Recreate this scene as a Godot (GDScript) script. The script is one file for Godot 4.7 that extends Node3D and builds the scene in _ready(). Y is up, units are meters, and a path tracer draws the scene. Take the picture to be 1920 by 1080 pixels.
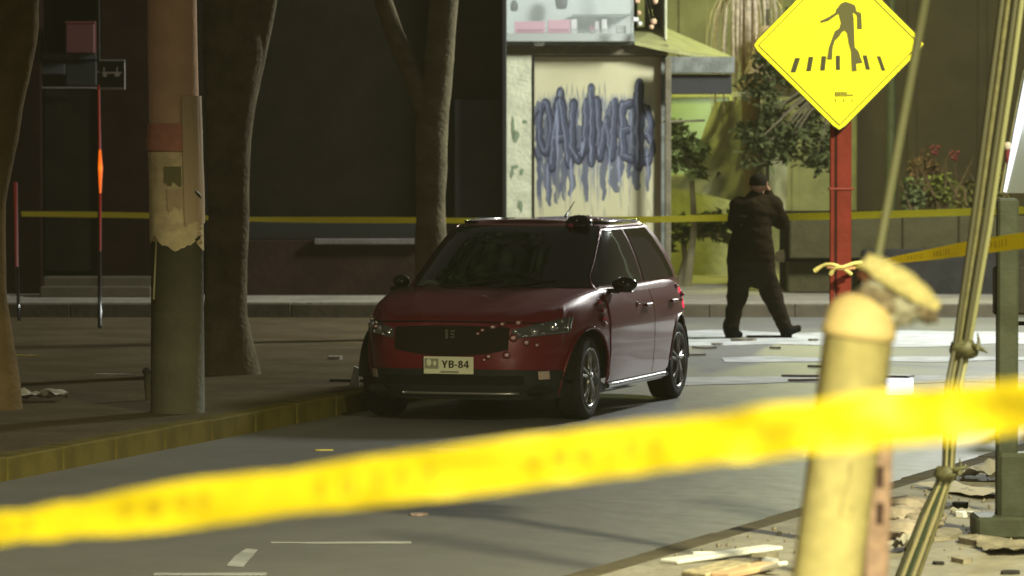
extends Node3D
# Night street corner: red hatchback at a kerb, police tape, pedestrian sign, graffiti shop front, one person.

var M := {}
var rng := RandomNumberGenerator.new()
var taken := {}


# ------------------------------------------------------------------ mesh helpers
class MB:
	var st := SurfaceTool.new()
	func _init(smooth := true) -> void:
		st.begin(Mesh.PRIMITIVE_TRIANGLES)
		st.set_smooth_group(0 if smooth else -1)
	func flat(on := true) -> MB:
		st.set_smooth_group(-1 if on else 0)
		return self
	func col(c: Color) -> MB:
		st.set_color(c)
		return self
	func v(p: Vector3, uv := Vector2.ZERO) -> void:
		st.set_uv(uv)
		st.add_vertex(p)
	# triangle whose front looks along n
	func tri(a: Vector3, b: Vector3, c: Vector3, n: Vector3, ua := Vector2.ZERO, ub := Vector2.ZERO, uc := Vector2.ZERO) -> void:
		var x := (b - a).cross(c - a)
		if x.length_squared() < 1e-16:
			return
		v(a, ua)
		if x.dot(n) > 0.0:
			v(c, uc)
			v(b, ub)
		else:
			v(b, ub)
			v(c, uc)
	func quad(a: Vector3, b: Vector3, c: Vector3, d: Vector3, n: Vector3, uv := false) -> void:
		if uv:
			tri(a, b, c, n, Vector2(0, 1), Vector2(1, 1), Vector2(1, 0))
			tri(a, c, d, n, Vector2(0, 1), Vector2(1, 0), Vector2(0, 0))
		else:
			tri(a, b, c, n)
			tri(a, c, d, n)
	# grid of points, rows of equal length; flip turns it over
	func grid(rows: Array, closed := false, flip := false, uv := false) -> void:
		var nr := rows.size()
		for i in nr - 1:
			var r: PackedVector3Array = rows[i]
			var s: PackedVector3Array = rows[i + 1]
			var nc := r.size()
			for j in (nc if closed else nc - 1):
				var k := (j + 1) % nc
				var a := r[j]; var b := r[k]; var c := s[k]; var d := s[j]
				var ua := Vector2(float(j) / (nc - 1), 1.0 - float(i) / (nr - 1))
				var ub := Vector2(float(j + 1) / (nc - 1), ua.y)
				var uc := Vector2(ub.x, 1.0 - float(i + 1) / (nr - 1))
				var ud := Vector2(ua.x, uc.y)
				if not uv:
					ua = Vector2.ZERO; ub = ua; uc = ua; ud = ua
				var n := (c - a).cross(d - b)
				if flip:
					n = -n
				tri(a, b, c, n, ua, ub, uc)
				tri(a, c, d, n, ua, uc, ud)
	func fan(ring: PackedVector3Array, n: Vector3) -> void:
		var c := Vector3.ZERO
		for p in ring:
			c += p
		c /= ring.size()
		for j in ring.size():
			tri(c, ring[j], ring[(j + 1) % ring.size()], n)
	# chamfered box
	func box(at: Vector3, size: Vector3, bevel := 0.004, turn := Basis.IDENTITY) -> void:
		flat()
		var h := size / 2.0
		var b: float = minf(bevel, minf(h.x, minf(h.y, h.z)) * 0.9)
		var pts := {}
		for sx in [-1, 1]:
			for sy in [-1, 1]:
				for sz in [-1, 1]:
					for ax in 3:
						var p := Vector3(sx * (h.x - b), sy * (h.y - b), sz * (h.z - b))
						p[ax] += b * [sx, sy, sz][ax]
						pts[Vector4i(sx, sy, sz, ax)] = at + turn * p
		for ax in 3:
			var u: int = (ax + 1) % 3
			var w: int = (ax + 2) % 3
			for s in [-1, 1]:
				var q := []
				for c in [[-1, -1], [1, -1], [1, 1], [-1, 1]]:
					var k := Vector3i.ZERO
					k[ax] = s; k[u] = c[0]; k[w] = c[1]
					q.append(pts[Vector4i(k.x, k.y, k.z, ax)])
				var n := Vector3.ZERO
				n[ax] = s
				quad(q[0], q[1], q[2], q[3], turn * n, true)
			if b > 0.0001:
				for s in [-1, 1]:
					for t in [-1, 1]:
						var q := []
						for e in [[-1, u], [1, u], [1, w], [-1, w]]:
							var k := Vector3i.ZERO
							k[u] = s; k[w] = t; k[ax] = e[0]
							q.append(pts[Vector4i(k.x, k.y, k.z, e[1])])
						var n := Vector3.ZERO
						n[u] = s; n[w] = t
						quad(q[0], q[1], q[2], q[3], turn * n)
		if b > 0.0001:
			for sx in [-1, 1]:
				for sy in [-1, 1]:
					for sz in [-1, 1]:
						tri(pts[Vector4i(sx, sy, sz, 0)], pts[Vector4i(sx, sy, sz, 1)], pts[Vector4i(sx, sy, sz, 2)], turn * Vector3(sx, sy, sz))
		flat(false)
	# tube through points with radii
	func tube(pts: PackedVector3Array, radii: PackedFloat32Array, seg := 10, wob := 0.0, nz: FastNoiseLite = null, cap := true) -> void:
		var rows := []
		var up := Vector3(0.13, 0.21, 0.97)
		for i in pts.size():
			var t := (pts[mini(i + 1, pts.size() - 1)] - pts[maxi(i - 1, 0)]).normalized()
			var x := up.cross(t)
			if x.length() < 0.05:
				x = Vector3.RIGHT.cross(t)
			x = x.normalized()
			var y := t.cross(x)
			var r := PackedVector3Array()
			for j in seg:
				var a := TAU * j / seg
				var d := x * cos(a) + y * sin(a)
				var k := radii[mini(i, radii.size() - 1)]
				if nz:
					k *= 1.0 + wob * nz.get_noise_3dv((pts[i] + d * k) * 10.0)
				r.append(pts[i] + d * k)
			rows.append(r)
		grid(rows, true, true)
		if cap:
			fan(rows[0], pts[0] - pts[1])
			fan(rows[-1], pts[-1] - pts[-2])
	func rod(a: Vector3, b: Vector3, r: float, seg := 10) -> void:
		tube(PackedVector3Array([a, b]), PackedFloat32Array([r, r]), seg)
	# profile of Vector2(radius, height) round an axis
	func lathe(prof: PackedVector2Array, at := Vector3.ZERO, turn := Basis.IDENTITY, seg := 24) -> void:
		var rows := []
		for p in prof:
			var r := PackedVector3Array()
			for j in seg:
				var a := TAU * j / seg
				r.append(at + turn * Vector3(cos(a) * p.x, p.y, sin(a) * p.x))
			rows.append(r)
		grid(rows, true, false)
	# upright prism over an outline in x and z
	func prism(poly: PackedVector2Array, y0: float, y1: float, under := false) -> void:
		flat()
		var idx := Geometry2D.triangulate_polygon(poly)
		for i in range(0, idx.size(), 3):
			var a := poly[idx[i]]; var b := poly[idx[i + 1]]; var c := poly[idx[i + 2]]
			tri(Vector3(a.x, y1, a.y), Vector3(b.x, y1, b.y), Vector3(c.x, y1, c.y), Vector3.UP)
			if under:
				tri(Vector3(a.x, y0, a.y), Vector3(b.x, y0, b.y), Vector3(c.x, y0, c.y), Vector3.DOWN)
		var area := 0.0
		for i in poly.size():
			var p := poly[i]; var q := poly[(i + 1) % poly.size()]
			area += p.x * q.y - q.x * p.y
		for i in poly.size():
			var p := poly[i]; var q := poly[(i + 1) % poly.size()]
			var e := q - p
			var n := Vector3(e.y, 0, -e.x) * signf(area)
			quad(Vector3(p.x, y0, p.y), Vector3(q.x, y0, q.y), Vector3(q.x, y1, q.y), Vector3(p.x, y1, p.y), n)
		flat(false)
	# prism over an outline in x and y, thick along z, front at +z
	func plate(poly: PackedVector2Array, at: Vector3, thick: float, turn := Basis.IDENTITY) -> void:
		flat()
		var idx := Geometry2D.triangulate_polygon(poly)
		for i in range(0, idx.size(), 3):
			for s in [0.0, -thick]:
				var q := []
				for k in 3:
					var p := poly[idx[i + k]]
					q.append(at + turn * Vector3(p.x, p.y, s))
				tri(q[0], q[1], q[2], turn * Vector3(0, 0, 1 if s == 0.0 else -1))
		var area := 0.0
		for i in poly.size():
			var p := poly[i]; var q := poly[(i + 1) % poly.size()]
			area += p.x * q.y - q.x * p.y
		for i in poly.size():
			var p := poly[i]; var q := poly[(i + 1) % poly.size()]
			var e := q - p
			quad(at + turn * Vector3(p.x, p.y, -thick), at + turn * Vector3(q.x, q.y, -thick), at + turn * Vector3(q.x, q.y, 0), at + turn * Vector3(p.x, p.y, 0), turn * (Vector3(e.y, -e.x, 0) * signf(area)))
		flat(false)
	# lumpy ellipsoid
	func lump(at: Vector3, r: Vector3, nz: FastNoiseLite, wob := 0.2, freq := 3.0, seg := 16, turn := Basis.IDENTITY) -> void:
		var rows := []
		for i in seg / 2 + 1:
			var f := PI * i / (seg / 2)
			var row := PackedVector3Array()
			for j in seg:
				var a := TAU * j / seg
				var d := Vector3(sin(f) * cos(a), cos(f), sin(f) * sin(a))
				var k := 1.0 + wob * nz.get_noise_3dv(d * freq * 10.0 + at * 50.0)
				row.append(at + turn * (d * r * k))
			rows.append(row)
		grid(rows, true, false)
	func done(tangents := false) -> ArrayMesh:
		st.generate_normals()
		if tangents:
			st.generate_tangents()
		return st.commit()


# ------------------------------------------------------------------ scene helpers
func numbered(called: String) -> String:
	var n: int = taken.get(called, -1) + 1
	taken[called] = n
	return called if n == 0 else "%s_%03d" % [called, n]


func tag(o: Node3D, label: String, category: String, group := "") -> Node3D:
	o.set_meta("label", label)
	o.set_meta("category", category)
	if group:
		o.set_meta("group", group)
	return o


func thing(called: String, label: String, category: String, at := Vector3.ZERO, turn := 0.0, group := "") -> Node3D:
	var o := Node3D.new()
	o.name = numbered(called)
	add_child(o)
	o.position = at
	o.rotation.y = turn
	return tag(o, label, category, group)


func part(parent: Node3D, called: String, b: MB, m: Material, at := Vector3.ZERO, turn := Basis.IDENTITY) -> MeshInstance3D:
	var o := MeshInstance3D.new()
	o.name = called
	o.mesh = b.done()
	o.material_override = m
	o.transform = Transform3D(turn, at)
	parent.add_child(o, true)
	return o


func single(called: String, b: MB, m: Material, label: String, category: String, group := "") -> MeshInstance3D:
	var o := part(self, numbered(called), b, m)
	tag(o, label, category, group)
	return o


func struct(called: String, b: MB, m: Material) -> MeshInstance3D:
	var o := part(self, numbered(called), b, m)
	o.set_meta("kind", "structure")
	return o


func lin(r: float, g: float, b: float) -> Color:
	return Color(r, g, b).linear_to_srgb()


func noise(sd: int, freq: float, oct := 4) -> FastNoiseLite:
	var n := FastNoiseLite.new()
	n.seed = sd
	n.frequency = freq
	n.fractal_octaves = oct
	return n


# base colour varied between lo and hi times c (linear), with grain; scale in metres per tile
func rough_mat(key: String, c: Color, lo: float, hi: float, roughness: float, tile := 2.0, bump := 0.5, sd := 1, spec := 0.4) -> StandardMaterial3D:
	var m := StandardMaterial3D.new()
	var t := NoiseTexture2D.new()
	t.width = 512; t.height = 512; t.seamless = true
	t.noise = noise(sd, 0.012, 6)
	var g := Gradient.new()
	g.set_color(0, lin(c.r * lo, c.g * lo, c.b * lo))
	g.set_color(1, lin(c.r * hi, c.g * hi, c.b * hi))
	g.set_offset(0, 0.25); g.set_offset(1, 0.75)
	t.color_ramp = g
	m.albedo_texture = t
	if bump > 0.0:
		var nt := NoiseTexture2D.new()
		nt.width = 512; nt.height = 512; nt.seamless = true; nt.as_normal_map = true
		nt.bump_strength = 6.0
		nt.noise = noise(sd + 50, 0.06, 4)
		m.normal_enabled = true
		m.normal_texture = nt
		m.normal_scale = bump
	m.uv1_triplanar = true
	m.uv1_world_triplanar = false
	m.uv1_scale = Vector3.ONE / tile
	m.roughness = roughness
	m.metallic_specular = spec
	M[key] = m
	return m


func plain(key: String, c: Color, roughness := 0.6, metallic := 0.0, coat := 0.0) -> StandardMaterial3D:
	var m := StandardMaterial3D.new()
	m.albedo_color = c.linear_to_srgb()
	m.roughness = roughness
	m.metallic = metallic
	if coat > 0.0:
		m.clearcoat_enabled = true
		m.clearcoat = coat
		m.clearcoat_roughness = 0.06
	M[key] = m
	return m


func printed(key: String, img: Image, roughness := 0.6) -> StandardMaterial3D:
	var m := StandardMaterial3D.new()
	m.albedo_texture = ImageTexture.create_from_image(img)
	m.roughness = roughness
	M[key] = m
	return m


func glow(key: String, c: Color, energy: float) -> StandardMaterial3D:
	var m := StandardMaterial3D.new()
	m.albedo_color = Color(0.3, 0.3, 0.3)
	m.emission_enabled = true
	m.emission = c
	m.emission_energy_multiplier = energy
	M[key] = m
	return m


func text(parent: Node3D, called: String, s: String, size: float, m: Material, at: Vector3, turn := Basis.IDENTITY, bold := true) -> void:
	var t := TextMesh.new()
	var f := SystemFont.new()
	f.font_names = PackedStringArray(["Droid Sans"])
	f.font_weight = 700 if bold else 400
	t.font = f
	t.font_size = 32
	t.pixel_size = size / 24.0
	t.depth = 0.003
	t.text = s
	var o := MeshInstance3D.new()
	o.name = called
	o.mesh = t
	o.material_override = m
	o.transform = Transform3D(turn, at)
	parent.add_child(o, true)


func ell(img: Image, c: Vector2, r: Vector2, color: Color, pw := 2.0, tilt := 0.0) -> void:
	for y in range(maxi(0, int(c.y - r.y)), mini(img.get_height(), int(c.y + r.y) + 1)):
		for x in range(maxi(0, int(c.x - r.x * 1.2 - absf(tilt) * r.y)), mini(img.get_width(), int(c.x + r.x * 1.2 + absf(tilt) * r.y) + 1)):
			var d := Vector2((x - c.x - tilt * (y - c.y)) / r.x, (y - c.y) / r.y)
			var k := pow(absf(d.x), pw) + pow(absf(d.y), pw)
			if k < 1.0:
				img.set_pixel(x, y, img.get_pixel(x, y).lerp(color, color.a * clampf((1.0 - k) * 6.0, 0, 1)))


# a sprayed blade: blunt top, pointed foot, swaying edge
func blade(img: Image, c: Vector2, r: Vector2, color: Color, sway: FastNoiseLite, pt := 0.6) -> void:
	var n := int(r.y * 2.0)
	for i in n:
		var t := float(i) / n
		var y := int(c.y - r.y) + i
		if y < 0 or y >= img.get_height():
			continue
		var w := r.x * minf(1.0, pow(t * 5.0, 0.5)) * pow(1.0 - t, pt * 0.6) * (1.1 + 0.22 * sway.get_noise_2d(c.x * 9.0, y * 3.0))
		var mid := c.x + r.x * 0.7 * sway.get_noise_2d(c.x * 5.0 + 300.0, y * 1.2)
		for x in range(maxi(0, int(mid - w)), mini(img.get_width(), int(mid + w) + 1)):
			var k := clampf((w - absf(x - mid)) * 0.5, 0.0, 1.0)
			img.set_pixel(x, y, img.get_pixel(x, y).lerp(color, color.a * k * (0.96 + 0.12 * sway.get_noise_2d(x * 6.0, y * 2.0))))


# ------------------------------------------------------------------ the scene
func _ready() -> void:
	rng.seed = 7
	var cam := Camera3D.new()
	cam.name = "camera"
	add_child(cam)
	cam.position = Vector3(0, 2.16, 0)
	cam.rotation_degrees = Vector3(-2.0904, 0, 0)
	var ca := CameraAttributesPhysical.new()
	ca.frustum_focal_length = 259.26
	ca.frustum_focus_distance = 27.5
	ca.frustum_near = 0.2
	ca.frustum_far = 400.0
	ca.exposure_aperture = 8.2
	cam.attributes = ca
	cam.fov = 7.7228
	cam.near = 0.2
	cam.far = 400.0
	cam.current = true

	var we := WorldEnvironment.new()
	we.name = "world_environment"
	var e := Environment.new()
	e.background_mode = Environment.BG_SKY
	var sm := ProceduralSkyMaterial.new()
	sm.sky_top_color = lin(0.035, 0.033, 0.03)
	sm.sky_horizon_color = lin(0.11, 0.088, 0.055)
	sm.sky_curve = 0.2
	sm.ground_bottom_color = lin(0.02, 0.018, 0.014)
	sm.ground_horizon_color = lin(0.08, 0.065, 0.04)
	sm.sun_angle_max = 1.0
	e.sky = Sky.new()
	e.sky.sky_material = sm
	e.background_energy_multiplier = 0.8
	e.tonemap_mode = Environment.TONE_MAPPER_LINEAR
	e.tonemap_exposure = 1.0
	e.sdfgi_enabled = true
	e.ssao_enabled = true
	e.ssil_enabled = true
	e.fog_enabled = true
	e.fog_density = 0.0005
	e.fog_light_color = lin(0.8, 0.76, 0.5)
	we.environment = e
	add_child(we)

	var sun := DirectionalLight3D.new()
	sun.name = "moonlight"
	sun.rotation_degrees = Vector3(-50, -35, 0)
	sun.light_energy = 0.02
	sun.light_color = Color(1.0, 0.95, 0.85)
	sun.light_angular_distance = 0.5
	sun.shadow_enabled = true
	add_child(sun)

	materials()
	street_lamps()
	ground()
	left_building()
	shop()
	right_background()
	trees()
	utility_pole()
	left_street_things()
	red_car(Vector3(0.149, 0.0, -33.62), deg_to_rad(-16.5))
	person()
	sign_post()
	far_tape()
	near_right_things()
	debris()
	bollard()
	near_tape()


func materials() -> void:
	rough_mat("asphalt", Color(0.145, 0.14, 0.13), 0.93, 1.06, 0.55, 11.0, 0.04, 3, 0.45)
	rough_mat("pavement_dark", Color(0.10, 0.077, 0.045), 0.85, 1.14, 0.9, 6.0, 0.1, 5, 0.1)
	rough_mat("pavement_pale", Color(0.28, 0.255, 0.2), 0.8, 1.12, 0.85, 4.0, 0.25, 6)
	rough_mat("kerb_yellow", Color(0.115, 0.092, 0.024), 0.8, 1.1, 0.85, 2.6, 0.05, 8, 0.1)
	rough_mat("kerb_grey", Color(0.10, 0.085, 0.058), 0.88, 1.1, 0.9, 2.5, 0.08, 9, 0.1)
	rough_mat("road_paint", Color(0.38, 0.385, 0.38), 0.72, 1.06, 0.75, 3.0, 0.1, 11)
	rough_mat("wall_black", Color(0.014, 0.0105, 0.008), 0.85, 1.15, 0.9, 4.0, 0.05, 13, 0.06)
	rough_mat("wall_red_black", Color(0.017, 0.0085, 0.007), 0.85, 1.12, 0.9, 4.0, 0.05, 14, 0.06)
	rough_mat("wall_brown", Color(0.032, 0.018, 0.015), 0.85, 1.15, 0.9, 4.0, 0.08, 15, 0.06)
	rough_mat("wall_grey", Color(0.042, 0.041, 0.042), 0.9, 1.1, 0.85, 3.0, 0.05, 16, 0.08)
	rough_mat("ledge", Color(0.14, 0.12, 0.105), 0.8, 1.1, 0.8, 2.0, 0.3, 17)
	rough_mat("plaster_cream", Color(0.62, 0.62, 0.44), 0.86, 1.06, 0.8, 2.0, 0.3, 19)
	rough_mat("plaster_green", Color(0.29, 0.285, 0.14), 0.85, 1.1, 0.85, 3.6, 0.2, 20)
	rough_mat("header", Color(0.16, 0.14, 0.09), 0.75, 1.15, 0.7, 1.5, 0.3, 21)
	rough_mat("canopy_top", Color(0.34, 0.34, 0.14), 0.85, 1.1, 0.75, 2.0, 0.3, 22)
	rough_mat("canopy_side", Color(0.16, 0.17, 0.15), 0.75, 1.2, 0.75, 1.4, 0.3, 23)
	rough_mat("olive_wall", Color(0.11, 0.088, 0.046), 0.9, 1.08, 0.9, 5.0, 0.1, 24, 0.1)
	rough_mat("planter", Color(0.062, 0.056, 0.028), 0.88, 1.1, 0.9, 2.5, 0.2, 25, 0.1)
	rough_mat("planter_dark", Color(0.036, 0.034, 0.031), 0.85, 1.12, 0.9, 2.0, 0.2, 26, 0.1)
	rough_mat("bark", Color(0.15, 0.128, 0.078), 0.75, 1.16, 0.95, 1.6, 0.4, 27, 0.15)
	rough_mat("bark_brown", Color(0.14, 0.095, 0.045), 0.78, 1.18, 0.95, 2.2, 0.3, 28, 0.15)
	rough_mat("pole_upper", Color(0.66, 0.42, 0.26), 0.92, 1.06, 0.85, 2.0, 0.15, 30, 0.15)
	rough_mat("pole_lower", Color(0.075, 0.07, 0.04), 0.85, 1.12, 0.85, 2.0, 0.3, 31)
	rough_mat("poster_paper", Color(0.68, 0.54, 0.31), 0.78, 1.1, 0.9, 0.9, 0.3, 32, 0.1)
	rough_mat("poster_pink", Color(0.55, 0.22, 0.15), 0.85, 1.1, 0.8, 0.9, 0.3, 33)
	rough_mat("sack", Color(0.42, 0.35, 0.28), 0.75, 1.1, 0.9, 0.5, 0.8, 34)
	rough_mat("slab", Color(0.3, 0.265, 0.2), 0.75, 1.1, 0.9, 0.6, 0.5, 35, 0.2)
	rough_mat("wood_pale", Color(0.5, 0.42, 0.27), 0.65, 1.15, 0.85, 0.4, 0.6, 36)
	rough_mat("dry_frond", Color(0.6, 0.5, 0.36), 0.6, 1.1, 0.9, 0.6, 0.4, 37)
	rough_mat("cream_pipe", Color(0.85, 0.74, 0.31), 0.8, 1.05, 0.6, 0.45, 0.25, 38)
	rough_mat("cream_cap", Color(0.8, 0.62, 0.27), 0.88, 1.06, 0.6, 0.5, 0.25, 39)
	rough_mat("pale_lid", Color(0.76, 0.66, 0.28), 0.7, 1.1, 0.75, 0.18, 1.0, 40)
	rough_mat("lid_inside", Color(0.3, 0.24, 0.15), 0.4, 1.3, 0.9, 0.14, 1.2, 41)
	rough_mat("pink_post", Color(0.5, 0.33, 0.24), 0.8, 1.1, 0.7, 0.4, 0.3, 42)
	rough_mat("post_red", Color(0.13, 0.016, 0.011), 0.85, 1.1, 0.6, 1.5, 0.08, 43, 0.3)
	rough_mat("conduit", Color(0.12, 0.11, 0.05), 0.8, 1.15, 0.55, 0.4, 0.3, 44)
	rough_mat("green_metal", Color(0.05, 0.056, 0.036), 0.85, 1.12, 0.6, 1.0, 0.1, 45, 0.3)
	rough_mat("tyre", Color(0.02, 0.02, 0.02), 0.8, 1.2, 0.85, 0.3, 0.5, 46)
	rough_mat("tarp", Color(0.40, 0.40, 0.21), 0.88, 1.08, 0.8, 1.6, 0.3, 47)
	rough_mat("parasol", Color(0.5, 0.37, 0.2), 0.85, 1.08, 0.85, 0.8, 0.3, 48)
	plain("green_tag", Color(0.2, 0.26, 0.16), 0.7)
	plain("window_pale", Color(0.26, 0.34, 0.2), 0.4)
	plain("paper_tan", Color(0.5, 0.36, 0.21), 0.85)
	plain("stain_green", Color(0.17, 0.15, 0.06), 0.9)
	plain("black_gloss", Color(0.012, 0.012, 0.012), 0.15, 0.0, 0.6)
	plain("trim_highlight", Color(0.12, 0.02, 0.05), 0.25, 0.6)
	plain("emblem", Color(0.22, 0.22, 0.18), 0.35, 0.7)
	plain("cap_dark", Color(0.011, 0.009, 0.006), 0.98)
	plain("print_faded", Color(0.045, 0.043, 0.03), 0.9)
	plain("post_dark", Color(0.16, 0.02, 0.015), 0.6)
	plain("sign_border", Color(0.09, 0.085, 0.006), 0.6)
	plain("sign_figure", Color(0.075, 0.07, 0.02), 0.7)
	plain("post_ribbon", Color(0.45, 0.25, 0.13), 0.6)
	plain("tape_far", Color(0.92, 0.82, 0.02), 0.45)
	plain("lid_grey", Color(0.4, 0.38, 0.28), 0.9)
	plain("socket_brown", Color(0.12, 0.035, 0.01), 0.8)
	plain("slot_dark", Color(0.07, 0.035, 0.025), 0.8)
	plain("stain_bollard", Color(0.55, 0.47, 0.19), 0.7)
	plain("rod_pale", Color(0.3, 0.3, 0.15), 0.5)
	plain("conduit_dark", Color(0.055, 0.05, 0.025), 0.55)
	plain("conduit_light", Color(0.19, 0.185, 0.09), 0.5)
	plain("pane_grey", Color(0.12, 0.13, 0.13), 0.25)
	plain("white_bright", Color(0.86, 0.88, 0.9), 0.5)
	plain("slab_pink", Color(0.4, 0.28, 0.24), 0.8)
	plain("black", Color(0.012, 0.012, 0.011), 0.5)
	plain("black_matt", Color(0.024, 0.017, 0.013), 0.85)
	M.black_matt.metallic_specular = 0.15
	plain("black_plastic", Color(0.022, 0.023, 0.02), 0.55)
	plain("dark_gap", Color(0.004, 0.004, 0.004), 0.9)
	plain("white", Color(0.75, 0.75, 0.72), 0.6)
	plain("white_frame", Color(0.4, 0.37, 0.34), 0.6)
	plain("chrome", Color(0.7, 0.7, 0.68), 0.15, 1.0)
	plain("glint_pale", Color(0.85, 0.55, 0.56), 0.3)
	plain("chip_red", Color(0.10, 0.002, 0.012), 0.4)
	plain("glint_pink", Color(0.75, 0.08, 0.18), 0.3, 0.0, 0.6)
	plain("steel", Color(0.32, 0.32, 0.32), 0.3, 0.9)
	plain("rim_grey", Color(0.3, 0.29, 0.27), 0.32, 0.8)
	plain("car_glass", Color(0.006, 0.007, 0.006), 0.04, 0.0, 1.0)
	M.car_glass.metallic_specular = 0.55
	var paint := plain("car_paint", Color(0.165, 0.0045, 0.014), 0.42, 0.1, 0.6)
	paint.metallic_specular = 0.5
	plain("red_lens", Color(0.35, 0.01, 0.02), 0.12, 0.0, 1.0)
	glow("tail_light", Color(1.0, 0.14, 0.3), 2.0)
	plain("lamp_lens", Color(0.1, 0.11, 0.1), 0.06, 0.3, 1.0)
	plain("fog_lens", Color(0.55, 0.42, 0.34), 0.3)
	plain("red_box", Color(0.075, 0.015, 0.015), 0.7)
	plain("red_tail", Color(0.09, 0.012, 0.01), 0.7)
	plain("pink_card", Color(0.62, 0.3, 0.38), 0.7)
	plain("pink_dark", Color(0.36, 0.13, 0.2), 0.7)
	plain("pale_card", Color(0.7, 0.66, 0.66), 0.7)
	plain("display_white", Color(0.5, 0.54, 0.51), 0.7)
	plain("display_frame", Color(0.4, 0.43, 0.4), 0.5)
	plain("globe", Color(0.62, 0.4, 0.25), 0.4)
	plain("sign_yellow", Color(0.88, 0.82, 0.003), 0.5)
	plain("sign_black", Color(0.03, 0.028, 0.006), 0.6)
	plain("sign_back", Color(0.1, 0.1, 0.09), 0.5, 0.4)
	plain("tape_back", Color(0.7, 0.55, 0.02), 0.4)
	plain("ribbon", Color(0.6, 0.52, 0.2), 0.5)
	plain("red_flower", Color(0.12, 0.012, 0.014), 0.9)
	plain("blade_leaf", Color(0.095, 0.115, 0.022), 0.6)
	plain("blade_leaf_dry", Color(0.17, 0.13, 0.035), 0.7)
	plain("cable_green", Color(0.02, 0.035, 0.012), 0.5)
	plain("cable_pale", Color(0.26, 0.23, 0.12), 0.5)
	plain("cable_dark", Color(0.03, 0.03, 0.012), 0.5)
	plain("wrap_dark", Color(0.06, 0.055, 0.02), 0.6)
	plain("paper", Color(0.4, 0.37, 0.31), 0.9)
	plain("paper_yellow", Color(0.6, 0.5, 0.12), 0.8)
	plain("plate_cream", Color(0.8, 0.78, 0.55), 0.4)
	plain("plate_grey", Color(0.32, 0.31, 0.22), 0.5)
	var leaf := plain("leaf", Color(0.06, 0.085, 0.022), 0.9)
	leaf.metallic_specular = 0.15
	leaf.backlight_enabled = true
	leaf.backlight = Color(0.12, 0.16, 0.04)
	leaf.vertex_color_use_as_albedo = true
	leaf.albedo_color = Color.WHITE
	var pane := plain("pane", Color(0.8, 0.85, 0.83), 0.02)
	pane.transparency = BaseMaterial3D.TRANSPARENCY_ALPHA
	pane.albedo_color.a = 0.12
	glow("lamp_glow", Color(1.0, 0.93, 0.78), 6.0)
	glow("lamp_white", Color(0.93, 1.0, 1.0), 6.0)
	glow("lamp_green", Color(0.92, 1.0, 0.5), 5.0)
	glow("display_light", Color(0.9, 1.0, 0.97), 0.9)
	glow("orange_glow", Color(1.0, 0.42, 0.03), 0.95)
	glow("orange_dim", Color(0.75, 0.12, 0.03), 0.28)
	glow("red_glow", Color(0.7, 0.12, 0.05), 0.16)
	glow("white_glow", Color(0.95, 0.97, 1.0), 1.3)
	M.cap_dark.metallic_specular = 0.05
	var pm := StandardMaterial3D.new()
	pm.vertex_color_use_as_albedo = true
	pm.roughness = 0.95
	pm.metallic_specular = 0.08
	M.person = pm
	# printed yellow barrier tape: plain plastic with faint worn lettering that cannot be read
	var im := Image.create(1024, 64, false, Image.FORMAT_RGB8)
	im.fill(Color(0.80, 0.715, 0.01))
	var r2 := RandomNumberGenerator.new()
	r2.seed = 21
	var x := 20
	while x < 1000:
		var word := r2.randi_range(3, 7)
		for k in word:
			var w := r2.randi_range(8, 12)
			for q in 3:
				var c := Color(0.45, 0.36, 0.0, 0.55)
				if r2.randf() < 0.5:
					im.fill_rect(Rect2i(x + r2.randi_range(0, w - 4), 18, 4, 28), Color(0.66, 0.58, 0.01))
				else:
					im.fill_rect(Rect2i(x, 18 + q * 11, w, 5), Color(0.64, 0.56, 0.01))
			x += w + 5
			if x > 1000:
				break
		x += r2.randi_range(30, 90)
	var im2: Image = im.duplicate()
	im2.adjust_bcs(1.22, 1.0, 1.0)
	printed("tape_bright", im2, 0.5)
	var tm := printed("tape", im, 0.65)
	tm.backlight_enabled = true
	tm.backlight = Color(0.25, 0.2, 0.0)


func lamp_post(at: Vector3, head: Vector3, key: String, color: Color, energy: float, label: String, aim := Vector3.ZERO, cone := 0.0, size := 0.25) -> void:
	var t := thing("street_lamp", label, "street lamp", at, 0.0, "street lamps along the road")
	var h := head - at
	var b := MB.new()
	b.tube(PackedVector3Array([Vector3.ZERO, Vector3(0, h.y * 0.5, 0), Vector3(0, h.y, 0)]), PackedFloat32Array([0.09, 0.07, 0.05]), 12)
	b.tube(PackedVector3Array([Vector3(0, h.y, 0), Vector3(h.x * 0.5, h.y + 0.25, h.z * 0.5), Vector3(h.x, h.y + 0.2, h.z)]), PackedFloat32Array([0.045, 0.04, 0.035]), 10)
	part(t, "pole", b, M.green_metal)
	b = MB.new()
	b.box(Vector3(h.x, h.y + 0.19, h.z), Vector3(0.34, 0.1, 0.34), 0.03)
	part(t, "lamp_housing", b, M.steel)
	b = MB.new()
	b.box(Vector3(h.x, h.y + 0.12, h.z), Vector3(0.28, 0.03, 0.28), 0.01)
	part(t, "lamp_lens", b, M[key])
	var l: Light3D
	if cone > 0.0:
		var s := SpotLight3D.new()
		s.spot_angle = cone
		s.spot_range = 60.0
		s.spot_attenuation = 2.0
		s.spot_angle_attenuation = 0.6
		l = s
	else:
		var o := OmniLight3D.new()
		o.omni_range = 60.0
		o.omni_attenuation = 2.0
		l = o
	l.name = "lamp_light"
	l.light_color = color
	l.light_energy = energy
	l.light_size = size
	l.shadow_enabled = true
	t.add_child(l)
	l.position = h + Vector3(0, -0.06, 0)
	if cone > 0.0:
		l.look_at_from_position(head + Vector3(0, -0.06, 0), aim, Vector3.UP if absf((aim - head).normalized().y) < 0.98 else Vector3.RIGHT)


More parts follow.
